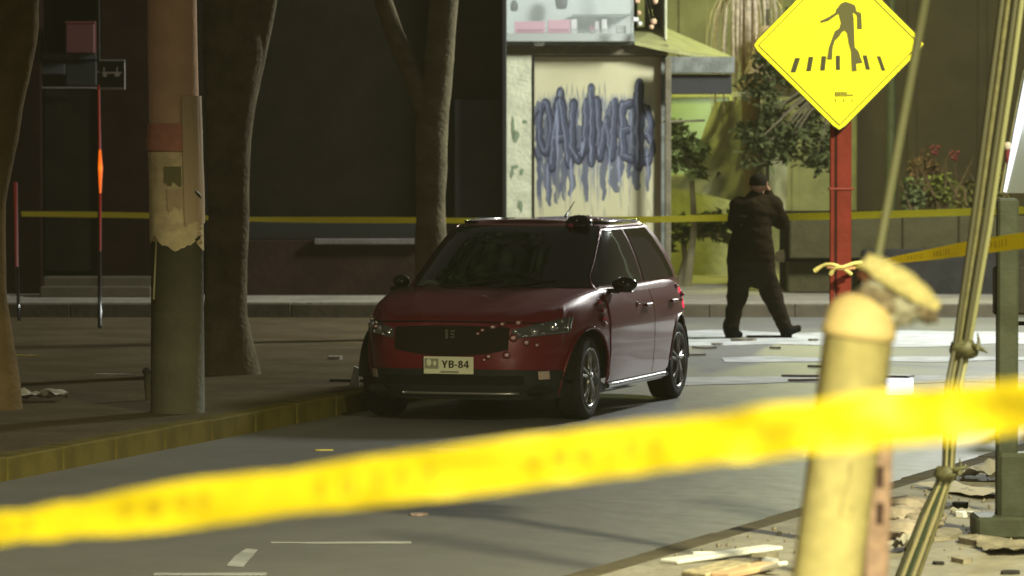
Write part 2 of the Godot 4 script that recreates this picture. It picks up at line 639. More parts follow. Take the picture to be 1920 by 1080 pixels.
func street_lamps() -> void:
	lamp_post(Vector3(3.4, 0.15, 2.5), Vector3(2.2, 7.0, 1.5), "lamp_glow", Color(1.0, 0.97, 0.78), 310.0, "street lamp on the near pavement above the foreground tape", Vector3(0.2, 1.2, -6.5), 28.0)
	lamp_post(Vector3(7.5, 0.15, -12.5), Vector3(5.6, 7.5, -13.5), "lamp_glow", Color(1.0, 0.98, 0.78), 240.0, "street lamp on the rubble strewn pavement by the pedestrian sign", Vector3(2.2, 1.0, -19.5), 29.0)
	lamp_post(Vector3(8.8, 0.15, -46.4), Vector3(6.9, 7.0, -44.9), "lamp_white", Color(0.98, 1.0, 0.97), 180.0, "white street lamp beside the far crossing", Vector3.ZERO, 0.0, 0.9)
	lamp_post(Vector3(5.6, 0.15, -63.0), Vector3(4.4, 5.4, -58.5), "lamp_green", Color(0.97, 1.0, 0.5), 22.0, "greenish street lamp in front of the green plaster wall")


func line(a: Vector2, b: Vector2, d: float) -> Vector2:
	var t := (d - a.y) / (b.y - a.y)
	return a.lerp(b, t)


# kerb stones one by one along a line, each its own piece
func kerb(called: String, a: Vector2, b: Vector2, into: Vector2, m: Material, h := 0.15, wide := 0.16, step := 0.9) -> void:
	var o := Node3D.new()
	o.name = numbered(called)
	o.set_meta("kind", "structure")
	add_child(o)
	var n := int((b - a).length() / step)
	var e := (b - a).normalized()
	var yaw := atan2(-e.y, e.x)
	for i in n:
		var c := a + e * (step * (i + 0.5)) + into * (wide / 2.0)
		var s := MB.new()
		s.box(Vector3.ZERO, Vector3(step - 0.002, h + 0.1, wide), 0.012)
		part(o, "kerb_stone", s, m, Vector3(c.x, h / 2.0 - 0.05 + rng.randf_range(-0.004, 0.004), c.y), Basis(Vector3.UP, yaw + rng.randf_range(-0.006, 0.006)))


func mark(called: String, pts: PackedVector2Array, y: float, m: Material) -> void:
	var b := MB.new()
	b.prism(pts, y - 0.003, y)
	struct(called, b, m)


func band(x0: float, x1: float, d0: float, d1: float, wob: float, sd: int) -> PackedVector2Array:
	var nz := noise(sd, 0.05, 3)
	var p := PackedVector2Array()
	var n := 26
	for i in n + 1:
		var x := lerpf(x0, x1, float(i) / n)
		p.append(Vector2(x, -d0 + wob * nz.get_noise_2d(x * 14.0, 3.0)))
	for i in n + 1:
		var x := lerpf(x1, x0, float(i) / n)
		p.append(Vector2(x, -d1 + wob * nz.get_noise_2d(x * 14.0, 77.0)))
	return p


func ground() -> void:
	var b := MB.new()
	b.flat()
	b.quad(Vector3(-150, 0, 150), Vector3(150, 0, 150), Vector3(150, 0, -250), Vector3(-150, 0, -250), Vector3.UP)
	struct("road", b, M.asphalt)
	# left pavement behind the yellow kerb
	var A := Vector2(-3.156, -26.3)
	var B := Vector2(-1.23, -32.8)
	var e := (B - A).normalized()
	var k0 := A - e * 26.0
	var k1 := line(A, B, -39.6)
	var into := Vector2(e.y, -e.x)
	if into.x > 0.0:
		into = -into
	b = MB.new()
	b.prism(PackedVector2Array([k0 + into * 0.16, k1 + into * 0.16, Vector2(0.35, -42.5), Vector2(-0.5, -46.3), Vector2(-40, -46.3), Vector2(-40, k0.y)]), -0.05, 0.15)
	struct("left_pavement", b, M.pavement_dark)
	kerb("yellow_kerb", k0, k1, into, M.kerb_yellow)
	# raised step in front of the dark building
	b = MB.new()
	b.prism(PackedVector2Array([Vector2(-40, -46.45), Vector2(-0.7, -46.45), Vector2(-0.7, -52), Vector2(-40, -52)]), -0.05, 0.305)
	struct("raised_terrace", b, M.pavement_pale)
	kerb("terrace_step", Vector2(-12.0, -46.3), Vector2(-0.6, -46.3), Vector2(0, -1), M.kerb_grey, 0.3, 0.17, 1.2)
	# far pavement right of the shop
	b = MB.new()
	b.prism(PackedVector2Array([Vector2(-0.7, -49.96), Vector2(60, -49.96), Vector2(60, -90), Vector2(-0.7, -90)]), -0.05, 0.15)
	struct("far_pavement", b, M.pavement_pale)
	kerb("far_kerb", Vector2(-0.7, -49.8), Vector2(20, -49.8), Vector2(0, -1), M.kerb_grey, 0.153, 0.16, 1.0)
	# near right pavement
	var C := Vector2(0.75, -20.7)
	var D := Vector2(3.06, -26.9)
	var f := (D - C).normalized()
	var c0 := C - f * 20.0
	var c1 := C + f * 14.0
	var out := Vector2(-f.y, f.x)
	if out.x < 0.0:
		out = -out
	b = MB.new()
	b.prism(PackedVector2Array([c0 + out * 0.16, c1 + out * 0.16, c1 + Vector2(30, 0), Vector2(40, c0.y)]), -0.05, 0.15)
	struct("right_pavement", b, M.pavement_pale)
	kerb("right_kerb", c0, c1, out, M.kerb_grey)
	# painted markings
	mark("crossing_stripe", band(1.2, 9.0, 36.6, 37.7, 0.5, 61), 0.005, M.road_paint)
	mark("crossing_stripe", band(2.0, 9.0, 40.2, 40.9, 0.6, 62), 0.005, M.road_paint)
	mark("crossing_stripe", band(1.6, 9.0, 43.2, 46.2, 0.9, 63), 0.005, M.road_paint)
	mark("lane_line", band(-1.27, -0.53, 22.35, 22.43, 0.06, 64), 0.005, M.road_paint)
	mark("lane_line", band(-1.75, -1.2, 20.75, 20.83, 0.06, 66), 0.005, M.road_paint)
	mark("lane_arrow_mark", PackedVector2Array([Vector2(-1.4206, -21.1778), Vector2(-1.3376, -21.1257), Vector2(-1.3151, -21.9912), Vector2(-1.3765, -22.0477), Vector2(-1.4120, -21.6585)]), 0.005, M.road_paint)


func left_building() -> void:
	var t := thing("dark_building", "unlit dark building behind the trees with a low brown wall band", "building", Vector3(-3.0, 0, -48.6))
	var o := t.position
	# facade built panel by panel: x from, x to, y from, y to, z front, material
	var f := func(called: String, x0: float, x1: float, y0: float, y1: float, zf: float, m: Material, deep := 0.3) -> void:
		var b := MB.new()
		b.box(Vector3((x0 + x1) / 2.0, (y0 + y1) / 2.0, zf - deep / 2.0) - o, Vector3(x1 - x0, y1 - y0, deep), 0.01)
		part(t, called, b, m)
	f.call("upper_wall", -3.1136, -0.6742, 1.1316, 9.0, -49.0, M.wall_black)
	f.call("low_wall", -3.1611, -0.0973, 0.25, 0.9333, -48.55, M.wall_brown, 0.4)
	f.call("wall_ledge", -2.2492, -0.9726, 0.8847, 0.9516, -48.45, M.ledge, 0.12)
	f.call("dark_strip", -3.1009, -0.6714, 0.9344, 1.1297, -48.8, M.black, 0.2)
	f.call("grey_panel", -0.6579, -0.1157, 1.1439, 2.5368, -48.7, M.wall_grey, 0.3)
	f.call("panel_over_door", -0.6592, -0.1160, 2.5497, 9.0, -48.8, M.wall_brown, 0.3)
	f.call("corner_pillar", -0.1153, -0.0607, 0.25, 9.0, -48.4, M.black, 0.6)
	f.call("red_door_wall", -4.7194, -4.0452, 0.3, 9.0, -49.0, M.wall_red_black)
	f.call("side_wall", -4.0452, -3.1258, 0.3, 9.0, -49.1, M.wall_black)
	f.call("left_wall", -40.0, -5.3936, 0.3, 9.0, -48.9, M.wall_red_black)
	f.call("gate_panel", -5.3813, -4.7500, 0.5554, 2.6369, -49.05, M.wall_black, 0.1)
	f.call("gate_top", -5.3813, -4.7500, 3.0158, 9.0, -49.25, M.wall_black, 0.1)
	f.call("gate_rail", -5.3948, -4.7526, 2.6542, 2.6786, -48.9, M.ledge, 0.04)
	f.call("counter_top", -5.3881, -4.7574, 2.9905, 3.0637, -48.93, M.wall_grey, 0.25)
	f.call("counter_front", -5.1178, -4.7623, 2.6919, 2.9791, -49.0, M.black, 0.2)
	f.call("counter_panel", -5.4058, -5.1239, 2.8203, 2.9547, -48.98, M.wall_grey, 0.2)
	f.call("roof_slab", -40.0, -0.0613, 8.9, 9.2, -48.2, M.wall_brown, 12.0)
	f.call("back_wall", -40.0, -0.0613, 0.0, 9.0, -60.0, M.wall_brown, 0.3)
	for k in 2:
		var b := MB.new()
		b.box(Vector3(-4.6831, 0.305 + 0.06 + 0.1 * k, -48.1 - 0.32 * k), Vector3(1.25, 0.12, 0.33), 0.012)
		single("entrance_step", b, M.kerb_grey, ["lower concrete step below the dark gate", "upper concrete step against the dark gate"][k], "step")
	var b := MB.new()
	b.box(Vector3(-4.9321, 3.2313, -48.9), Vector3(0.32, 0.34, 0.22), 0.012)
	var rb := thing("red_crate", "dull red box standing on the grey counter of the dark building", "box", Vector3(-4.9321, 3.0610, -48.9))
	b = MB.new()
	b.box(Vector3(0, 0.17, 0), Vector3(0.33, 0.34, 0.22), 0.012)
	part(rb, "body", b, M.red_box)
	b = MB.new()
	b.box(Vector3(0.0, 0.35, 0), Vector3(0.35, 0.03, 0.24), 0.008)
	part(rb, "lid", b, M.red_tail)


func shop() -> void:
	var t := thing("corner_shop", "cream corner shop with blue grey graffiti across its wide door", "shop", Vector3(0.9106, 0.15, -52.0))
	var o := t.position
	var f := func(called: String, x0: float, x1: float, y0: float, y1: float, zf: float, m: Material, deep := 0.3, bev := 0.008) -> MeshInstance3D:
		var b := MB.new()
		b.box(Vector3((x0 + x1) / 2.0, (y0 + y1) / 2.0, zf - deep / 2.0) - o, Vector3(x1 - x0, y1 - y0, deep), bev)
		return part(t, called, b, m)
	# graffiti on the door: sprayed paint, flat
	var im := Image.create(560, 760, false, Image.FORMAT_RGB8)
	var nz := noise(5, 0.008, 4)
	for y in 760:
		for x in 560:
			var k := 0.5 + 0.5 * nz.get_noise_2d(x, y * 0.4)
			im.set_pixel(x, y, Color(0.78, 0.755, 0.62).lerp(Color(0.74, 0.72, 0.57), k))
	for y in 760:
		for x in range(536, 560):
			im.set_pixel(x, y, im.get_pixel(x, y).lerp(Color(0.85, 0.65, 0.52), (x - 536) / 24.0))
	var sw := noise(77, 0.01, 3)
	var dark := Color(0.19, 0.21, 0.29, 1.0)
	var mid := Color(0.29, 0.31, 0.39, 1.0)
	var pale := Color(0.55, 0.57, 0.66, 0.85)
	var ink := Color(0.13, 0.14, 0.19, 0.95)
	for y in range(95, 500):
		for x in range(8, 520):
			var u := clampf(minf(x - 8.0, 520.0 - x) / 30.0, 0, 1) * clampf((y - 105.0 - 50.0 * absf(sw.get_noise_1d(x * 7.0))) / 25.0, 0, 1) * clampf((395.0 + 190.0 * sw.get_noise_1d(x * 9.0 + 900.0) - y) / 40.0, 0, 1)
			if u > 0.0:
				im.set_pixel(x, y, im.get_pixel(x, y).lerp(Color(0.45, 0.47, 0.53), u * clampf(0.62 + 0.9 * sw.get_noise_2d(x * 5.0, y * 1.2), 0, 0.9)))
	var s := [
		[15, 478, 25, 95, ink], [17, 478, 16, 78, mid], [15, 330, 20, 110, mid], [60, 515, 30, 220, dark], [100, 470, 32, 250, dark], [112, 330, 22, 110, mid],
		[20, 645, 17, 100, ink], [20, 640, 9, 80, pale], [160, 505, 28, 180, dark], [182, 300, 14, 40, dark], [205, 420, 30, 80, dark], [243, 335, 16, 120, ink], [225, 590, 21, 125, mid],
		[290, 335, 14, 130, ink], [305, 570, 22, 140, mid], [335, 330, 26, 110, dark], [375, 340, 22, 115, mid], [360, 555, 43, 115, mid], [300, 420, 60, 60, dark], [455, 210, 15, 48, mid], [455, 360, 46, 125, mid],
		[453, 555, 32, 105, dark], [500, 555, 17, 110, ink], [415, 480, 22, 120, dark], [130, 600, 18, 110, mid], [66, 620, 14, 110, mid],
	]
	for a in s:
		blade(im, Vector2(a[0], a[1] * 0.64), Vector2(a[2] * 0.8, a[3] * 0.66), Color(0.30, 0.32, 0.40, 0.85), sw, 0.5)
	var strokes := []
	for q in [[45, 222, 25, 78, 0.0, TAU, 9], [487, 205, 22, 42, -1.6, 1.6, 9], [490, 285, 26, 42, -1.6, 1.6, 9]]:
		var pa := []
		for i in 25:
			var a: float = lerpf(q[4], q[5], i / 24.0)
			pa.append(Vector2(q[0] + cos(a) * q[2], q[1] + sin(a) * q[3]))
		strokes.append([pa, q[6]])
	for q in [
		[[75, 340], [92, 220], [112, 112], [130, 215], [152, 335], 13], [[86, 258], [142, 252], 8], [[168, 150], [164, 285], [192, 322], [222, 285], [226, 140], 12], [[250, 100], [252, 335], 12],
		[[276, 138], [290, 312], [314, 200], [340, 312], [354, 138], 11], [[386, 150], [388, 315], 13], [[386, 155], [428, 142], 9], [[388, 232], [422, 226], 8], [[388, 312], [432, 322], 9], [[457, 88], [459, 170], [460, 335], 17],
	]:
		var pa := []
		for k in q.size() - 1:
			pa.append(Vector2(q[k][0], q[k][1]))
		strokes.append([pa, q[-1]])
	for pass_ in 3:
		for q in strokes:
			var r: float = q[1] + [5.0, 0.0, -q[1] * 0.72][pass_]
			var c: Color = [Color(0.13, 0.14, 0.21, 1.0), Color(0.26, 0.28, 0.36, 1.0), Color(0.52, 0.54, 0.61, 0.45)][pass_]
			var ofs: Vector2 = [Vector2(2, 3), Vector2.ZERO, Vector2(-q[1] * 0.45, -3)][pass_]
			var pa: Array = q[0]
			for k in pa.size() - 1:
				var n := int((pa[k + 1] - pa[k]).length() / 3.0) + 1
				for m in n:
					var p: Vector2 = pa[k].lerp(pa[k + 1], float(m) / n) + ofs
					p.x += 7.0 * sw.get_noise_2d(p.x * 4.0, p.y * 2.0)
					ell(im, p, Vector2(r, r * 1.15) * (1.0 + 0.35 * sw.get_noise_2d(p.x * 7.0, p.y * 5.0)), c)
	for a in [[100, 400, 9, 150, pale], [58, 600, 6, 100, pale], [162, 590, 8, 110, pale], [330, 560, 5, 105, pale], [372, 540, 9, 70, pale], [455, 440, 9, 40, pale], [498, 520, 6, 90, pale], [210, 440, 8, 40, pale], [250, 470, 4, 60, pale], [425, 350, 5, 100, pale]]:
		blade(im, Vector2(a[0], a[1] * 0.67), Vector2(a[2], a[3] * 0.7), a[4], sw, 1.0)
	for q in [[20, 250, 26, 75, 1.2, 4.9], [500, 235, 24, 80, -1.4, 1.6], [112, 190, 34, 60, 3.4, 6.0], [205, 250, 30, 70, 0.2, 2.8]]:
		for i in 400:
			var a := lerpf(q[4], q[5], i / 400.0)
			var th := 1.5 + 3.0 * sin(PI * i / 400.0)
			var px := Vector2(q[0] + cos(a) * q[2], q[1] + sin(a) * q[3] + 6.0 * sw.get_noise_1d(a * 60.0))
			im.fill_rect(Rect2i(int(px.x - th), int(px.y - 2), int(th * 2), 4), Color(0.15, 0.16, 0.23))
	for i in 9:
		ell(im, Vector2(118 + i * 24, 110 + rng.randf_range(-8, 8)), Vector2(4, 28), Color(0.45, 0.47, 0.45, 0.7), 1.2, rng.randf_range(-0.2, 0.2))
	for i in 16:
		ell(im, Vector2(rng.randf_range(20, 540), rng.randf_range(430, 520)), Vector2(rng.randf_range(3, 9), rng.randf_range(20, 60)), Color(0.62, 0.62, 0.5, 0.6), 1.6, 0.1)
	var gm := printed("graffiti", im, 0.55)
	# front wall pieces
	f.call("left_pilaster", -0.0781, 0.2537, 0.15, 3.2238, -51.9, M.plaster_cream, 0.4)
	var b := MB.new()
	var x0 := 0.2732 - o.x
	var x1 := 1.8212 - o.x
	var ytop := 3.0811 - o.y
	b.flat()
	b.quad(Vector3(x0, 0, -0.05), Vector3(x1, 0, -0.05), Vector3(x1, ytop, -0.05), Vector3(x0, ytop, -0.05), Vector3.BACK, true)
	b.quad(Vector3(x0, 0, -0.1), Vector3(x1, 0, -0.1), Vector3(x1, ytop, -0.1), Vector3(x0, ytop, -0.1), Vector3.FORWARD)
	b.quad(Vector3(x0, 0, -0.1), Vector3(x0, ytop, -0.1), Vector3(x0, ytop, -0.05), Vector3(x0, 0, -0.05), Vector3.LEFT)
	b.quad(Vector3(x1, 0, -0.1), Vector3(x1, ytop, -0.1), Vector3(x1, ytop, -0.05), Vector3(x1, 0, -0.05), Vector3.RIGHT)
	part(t, "graffiti_door", b, gm)
	f.call("door_frame", 0.2472, 0.2732, 0.15, 3.0941, -51.88, M.black, 0.2)
	f.call("header", -0.0781, 1.8993, 3.0941, 3.2238, -51.88, M.header, 0.4)
	f.call("header_soffit", -0.0775, 1.5168, 3.2156, 3.2799, -51.78, M.canopy_side, 0.45)
	f.call("right_pilaster", 1.8082, 1.8993, 0.15, 3.0811, -51.92, M.canopy_side, 0.3)
	f.call("upper_wall", -0.0781, 1.4830, 3.35, 7.5, -52.32, M.wall_brown, 0.3)
	f.call("side_wall", 1.8732, 1.8993, 0.15, 7.0, -52.4, M.plaster_cream, 8.0)
	f.call("inner_wall", -0.0650, 1.8863, 0.15, 3.3, -52.3, M.wall_brown, 0.2)
	# little graffiti on the pilaster
	for q in [[968, 255, 0.08, 0.16], [962, 240, 0.03, 0.3], [984, 228, 0.06, 0.05], [966, 312, 0.1, 0.05], [960, 325, 0.04, 0.12], [978, 322, 0.05, 0.08], [976, 385, 0.05, 0.16]]:
		var g := MB.new()
		var pts := PackedVector2Array()
		for i in 9:
			var a := TAU * i / 9.0
			pts.append(Vector2(cos(a) * q[2] * rng.randf_range(0.5, 1.1), sin(a) * q[3] * rng.randf_range(0.5, 1.1)) * 0.6)
		g.plate(pts, Vector3.ZERO, 0.004)
		part(t, "painted_tag", g, M.green_tag, Vector3((q[0] - 960.0) * 52.0 / 8000.0, 2.16 - (q[1] - 248.0) * 52.0 / 8000.0, -51.892) - o)
	# alarm box under the display
	var ab := thing("alarm_box", "small white alarm box under the lit shop display", "alarm", Vector3(0.3279, 3.1987, -51.72))
	b = MB.new()
	b.box(Vector3(0, 0.05, 0), Vector3(0.13, 0.09, 0.08), 0.02)
	part(ab, "housing", b, M.white)
	b = MB.new()
	b.box(Vector3(0, 0.1, -0.01), Vector3(0.11, 0.02, 0.06), 0.004)
	part(ab, "bracket", b, M.black)
	# lit display box above the door
	var d := thing("lit_display", "brightly lit glass display box above the graffiti door", "shop display", Vector3(0.6890, 3.2542, -51.72))
	var w: float = 1.4672 - -0.0957
	var g := func(called: String, c: Vector3, sz: Vector3, m: Material) -> void:
		var q := MB.new()
		q.box(c, sz, 0.006)
		part(d, called, q, m)
	g.call("base_frame", Vector3(0, 0.05, -0.2), Vector3(w, 0.1, 0.75), M.display_frame)
	g.call("back_panel", Vector3(0, 0.8, -0.55), Vector3(w, 1.4, 0.04), M.display_white)
	g.call("left_panel", Vector3(-w / 2 + 0.02, 0.8, -0.2), Vector3(0.04, 1.4, 0.66), M.display_white)
	g.call("top_panel", Vector3(0, 1.52, -0.2), Vector3(w, 0.05, 0.75), M.display_frame)
	g.call("corner_post", Vector3(w / 2 - 0.02, 0.8, 0.14), Vector3(0.035, 1.4, 0.035), M.display_frame)
	g.call("corner_post", Vector3(-w / 2 + 0.02, 0.8, 0.152), Vector3(0.035, 1.4, 0.03), M.display_frame)
	g.call("inner_shelf", Vector3(0.4, 0.335, -0.3), Vector3(0.7, 0.012, 0.4), M.display_frame)
	g.call("light_panel", Vector3(0, 1.485, -0.2), Vector3(w - 0.2, 0.02, 0.5), M.display_light)
	b = MB.new()
	b.box(Vector3(0, 0.8, 0.165), Vector3(w - 0.06, 1.39, 0.008), 0.0)
	part(d, "front_pane", b, M.pane)
	b = MB.new()
	b.box(Vector3(w / 2 - 0.012, 0.8, -0.2), Vector3(0.008, 1.39, 0.64), 0.0)
	part(d, "side_pane", b, M.pane)
	var l := OmniLight3D.new()
	l.name = "display_lamp"
	l.light_color = Color(0.9, 1.0, 0.97)
	l.light_energy = 0.22
	l.light_size = 0.3
	l.omni_range = 20.0
	l.omni_attenuation = 2.0
	l.shadow_enabled = true
	d.add_child(l)
	l.position = Vector3(0, 1.38, -0.15)
	# goods on the display floor
	var goods := [
		["pink_carton", 965, 1023, 50, 22, "pink_card", "long pink carton at the left in the lit display", "carton"],
		["pink_carton", 1028, 1070, 50, 25, "pink_card", "pink carton next to the pale one in the lit display", "carton"],
		["pale_carton", 1072, 1083, 50, 26, "pale_card", "narrow pale carton right beside the pink cartons", "carton"],
		["white_box", 1117, 1125, 52, 22, "pale_card", "slim white box on the right half of the lit display", "box"],
		["white_box", 1130, 1140, 50, 26, "white", "taller white box right of the slim one in the display", "box"],
		["small_carton", 1108, 1115, 48, 14, "pink_dark", "tiny dark pink carton beside the white boxes", "carton"],
		["grey_case", 1158, 1176, 50, 14, "display_frame", "low grey case at the right end of the lit display", "case"],
	]
	for q in goods:
		var y0 := 0.105
		var q0: float = (q[1] - 960.0) * 51.0 / 8000.0
		var q1: float = (q[2] - 960.0) * 51.0 / 8000.0
		var hh: float = q[4] * 51.0 / 8000.0
		var k := thing(q[0], q[6], q[7], Vector3((q0 + q1) / 2, d.position.y + y0, -51.77))
		b = MB.new()
		b.box(Vector3(0, hh / 2, 0), Vector3(q1 - q0, hh, 0.2), 0.004)
		part(k, "body", b, M[q[5]])
		b = MB.new()
		b.box(Vector3(0, hh * 0.22, 0.1), Vector3((q1 - q0) * 0.86, hh * 0.22, 0.006), 0.0)
		part(k, "printed_band", b, M.pink_dark if q[5] == "pink_card" else M.display_frame)
	for q in [[1054, 8, 0.07, "dark round jar hanging in the middle of the lit display"], [964, 12, 0.045, "dark narrow jar by the left edge of the lit display"]]:
		var k := thing("dark_jar", q[3], "jar", Vector3((q[0] - 960.0) * 51.0 / 8000.0, 2.16 + (248.0 - q[1] - 6.0) * 51.0 / 8000.0, -51.92))
		b = MB.new()
		var r: float = q[2]
		b.lathe(PackedVector2Array([Vector2(0.001, 0), Vector2(r * 0.8, 0.005), Vector2(r, r * 0.6), Vector2(r * 1.1, r * 1.6), Vector2(r * 0.9, r * 2.4), Vector2(0.6 * r, r * 2.7)]), Vector3.ZERO)
		part(k, "body", b, M.black_plastic)
		b = MB.new()
		b.lathe(PackedVector2Array([Vector2(0.62 * r, r * 2.65), Vector2(r * 0.66, r * 2.9), Vector2(0.001, r * 2.95)]), Vector3.ZERO)
		b.rod(Vector3(0, r * 2.9, 0), Vector3(0, 4.78 - 0.0 - k.position.y, 0), 0.004, 6)
		part(k, "lid", b, M.black)
	# canopy right of the shop
	var cn := thing("shop_canopy", "sloping pale topped canopy with a grey fascia beside the shop", "canopy", Vector3(2.2765, 0.15, -52.3))
	var oc := cn.position
	b = MB.new()
	var tp := [Vector3(1.5195, 3.4654, -53.4000), Vector3(1.8661, 3.4920, -53.4000), Vector3(2.7465, 3.1059, -53.4000), Vector3(1.4842, 3.2563, -51.7000), Vector3(1.8974, 3.1661, -51.7000), Vector3(2.6720, 3.0372, -51.7000)]
	b.flat()
	b.quad(tp[3] - oc, tp[4] - oc, tp[1] - oc, tp[0] - oc, Vector3.UP)
	b.quad(tp[4] - oc, tp[5] - oc, tp[2] - oc, tp[1] - oc, Vector3.UP)
	for i in 3:
		var dn := Vector3(0, -0.04, 0)
		if i < 2:
			b.quad(tp[3 + i] - oc, tp[4 + i] - oc, tp[4 + i] - oc + dn, tp[3 + i] - oc + dn, Vector3.BACK)
	b.quad(tp[3] - oc + Vector3(0, -0.04, 0), tp[5] - oc + Vector3(0, -0.04, 0), tp[2] - oc + Vector3(0, -0.04, 0), tp[0] - oc + Vector3(0, -0.04, 0), Vector3.DOWN)
	part(cn, "roof_sheet", b, M.canopy_top)
	b = MB.new()
	b.box(Vector3(2.2740, 2.9711, -51.6000) - oc, Vector3(0.83, 0.2, 0.05), 0.01)
	part(cn, "fascia", b, M.canopy_side)
	b = MB.new()
	b.box(Vector3(2.2594, 2.7406, -51.7000) - oc, Vector3(0.8, 0.24, 0.04), 0.01)
	part(cn, "valance", b, M.wall_grey)
	b = MB.new()
	b.box(Vector3(1.8847 - oc.x, (3.0612 - oc.y) / 2, -51.6 - oc.z), Vector3(0.075, 3.0612 - oc.y, 0.075), 0.01)
	part(cn, "post", b, M.header)
	b = MB.new()
	b.rod(Vector3(1.8046, 2.2888, -51.6000) - oc, Vector3(2.3331, 2.3017, -51.6000) - oc, 0.014)
	part(cn, "cross_bar", b, M.header)
	# round ornaments on the shop's side
	var i := 0
	for q in [[1225, 41, 0.034, "round peach ornament hanging highest by the lit display"], [1221, 51, 0.026, "small peach ornament just under the larger round one"], [1228, 3, 0.03, "peach ornament at the top edge right of the display"]]:
		var at := Vector3((q[0] - 960.0) * 51.2 / 8000.0, 2.16 - (q[1] - 248.0) * 51.2 / 8000.0, -51.2)
		var k := thing("ornament", q[3], "ornament", at)
		b = MB.new()
		b.lump(Vector3.ZERO, Vector3.ONE * q[2] * 1.15, noise(3, 0.1), 0.05)
		part(k, "ball", b, M.globe)
		b = MB.new()
		b.rod(Vector3(0, q[2], 0), Vector3(-0.1, q[2] + 0.5, -0.3), 0.004, 6)
		part(k, "cord", b, M.black)
		i += 1
	var br := thing("wall_bracket", "cluster of pale brackets on the display's right side", "bracket", Vector3(1.4985, 3.5874, -51.1000))
	for q in [[0, 0.14, 0.06], [0.02, 0.0, 0.05], [-0.02, -0.08, 0.07], [0.03, -0.13, 0.05]]:
		b = MB.new()
		b.box(Vector3(q[0], q[1], 0), Vector3(q[2], 0.05, 0.05), 0.012)
		part(br, "bracket_arm", b, M.globe if q[1] >= 0.0 else M.white)


func leaf_mesh(w: float, l: float) -> ArrayMesh:
	var b := MB.new()
	var rows := []
	for i in 4:
		var t := i / 3.0
		var k := sin(PI * (0.12 + 0.85 * t)) * w / 2
		var y := -0.18 * l * t * t
		rows.append(PackedVector3Array([Vector3(-k, y + 0.1 * k, t * l), Vector3(0, y, t * l), Vector3(k, y + 0.1 * k, t * l)]))
	b.grid(rows)
	return b.done()


# leaves scattered through several clumps, as one part of a plant
func foliage(parent: Node3D, called: String, clumps: Array, count: int, w: float, l: float, lo: Color, hi: Color, sd: int) -> void:
	var mm := MultiMesh.new()
	mm.transform_format = MultiMesh.TRANSFORM_3D
	mm.use_colors = true
	mm.mesh = leaf_mesh(w, l)
	mm.instance_count = count
	var r := RandomNumberGenerator.new()
	r.seed = sd
	for i in count:
		var c: Array = clumps[r.randi() % clumps.size()]
		var d := Vector3(r.randfn(), r.randfn(), r.randfn()).normalized() * pow(r.randf(), 0.4)
		var p: Vector3 = c[0] + d * c[1]
		var bs := Basis(Vector3.UP, r.randf() * TAU) * Basis(Vector3.RIGHT, r.randf_range(-0.9, 0.9)) * Basis(Vector3.BACK, r.randf_range(-0.7, 0.7))
		mm.set_instance_transform(i, Transform3D(bs.scaled(Vector3.ONE * r.randf_range(0.6, 1.3)), p))
		mm.set_instance_color(i, lo.lerp(hi, r.randf()))
	var o := MultiMeshInstance3D.new()
	o.name = called
	o.multimesh = mm
	o.material_override = M.leaf
	o.set_meta("kind", "stuff")
	parent.add_child(o, true)


func scattered(c: Vector3, ext: Vector3, n: int, r: float, sd: int) -> Array:
	var q := RandomNumberGenerator.new()
	q.seed = sd
	var out := []
	for i in n:
		var k := q.randf_range(0.5, 1.3) * r
		out.append([c + Vector3(q.randf_range(-1, 1) * ext.x, q.randf_range(-1, 1) * ext.y, q.randf_range(-1, 1) * ext.z), Vector3(k, k * q.randf_range(0.6, 1.2), k)])
	return out


func bush(called: String, label: String, at: Vector3, clumps: Array, count: int, w: float, l: float, lo: Color, hi: Color, sd: int) -> void:
	var t := thing(called, label, "bush", at)
	var b := MB.new()
	var fork: Vector3 = clumps[0][0] - Vector3(0, clumps[0][1].y * 0.9, 0)
	b.tube(PackedVector3Array([Vector3(fork.x - 0.05, 0, 0), Vector3(fork.x + 0.04, fork.y * 0.5, 0.02), fork]), PackedFloat32Array([0.055, 0.042, 0.03]), 8)
	for c in clumps:
		if (c[0] - fork).length() < 0.06:
			continue
		b.tube(PackedVector3Array([fork, fork.lerp(c[0], 0.6) + Vector3(0, 0.04, 0), c[0]]), PackedFloat32Array([0.026, 0.016, 0.006]), 6)
	part(t, "stem", b, M.bark)
	foliage(t, "foliage", clumps, count, w, l, lo, hi, sd)


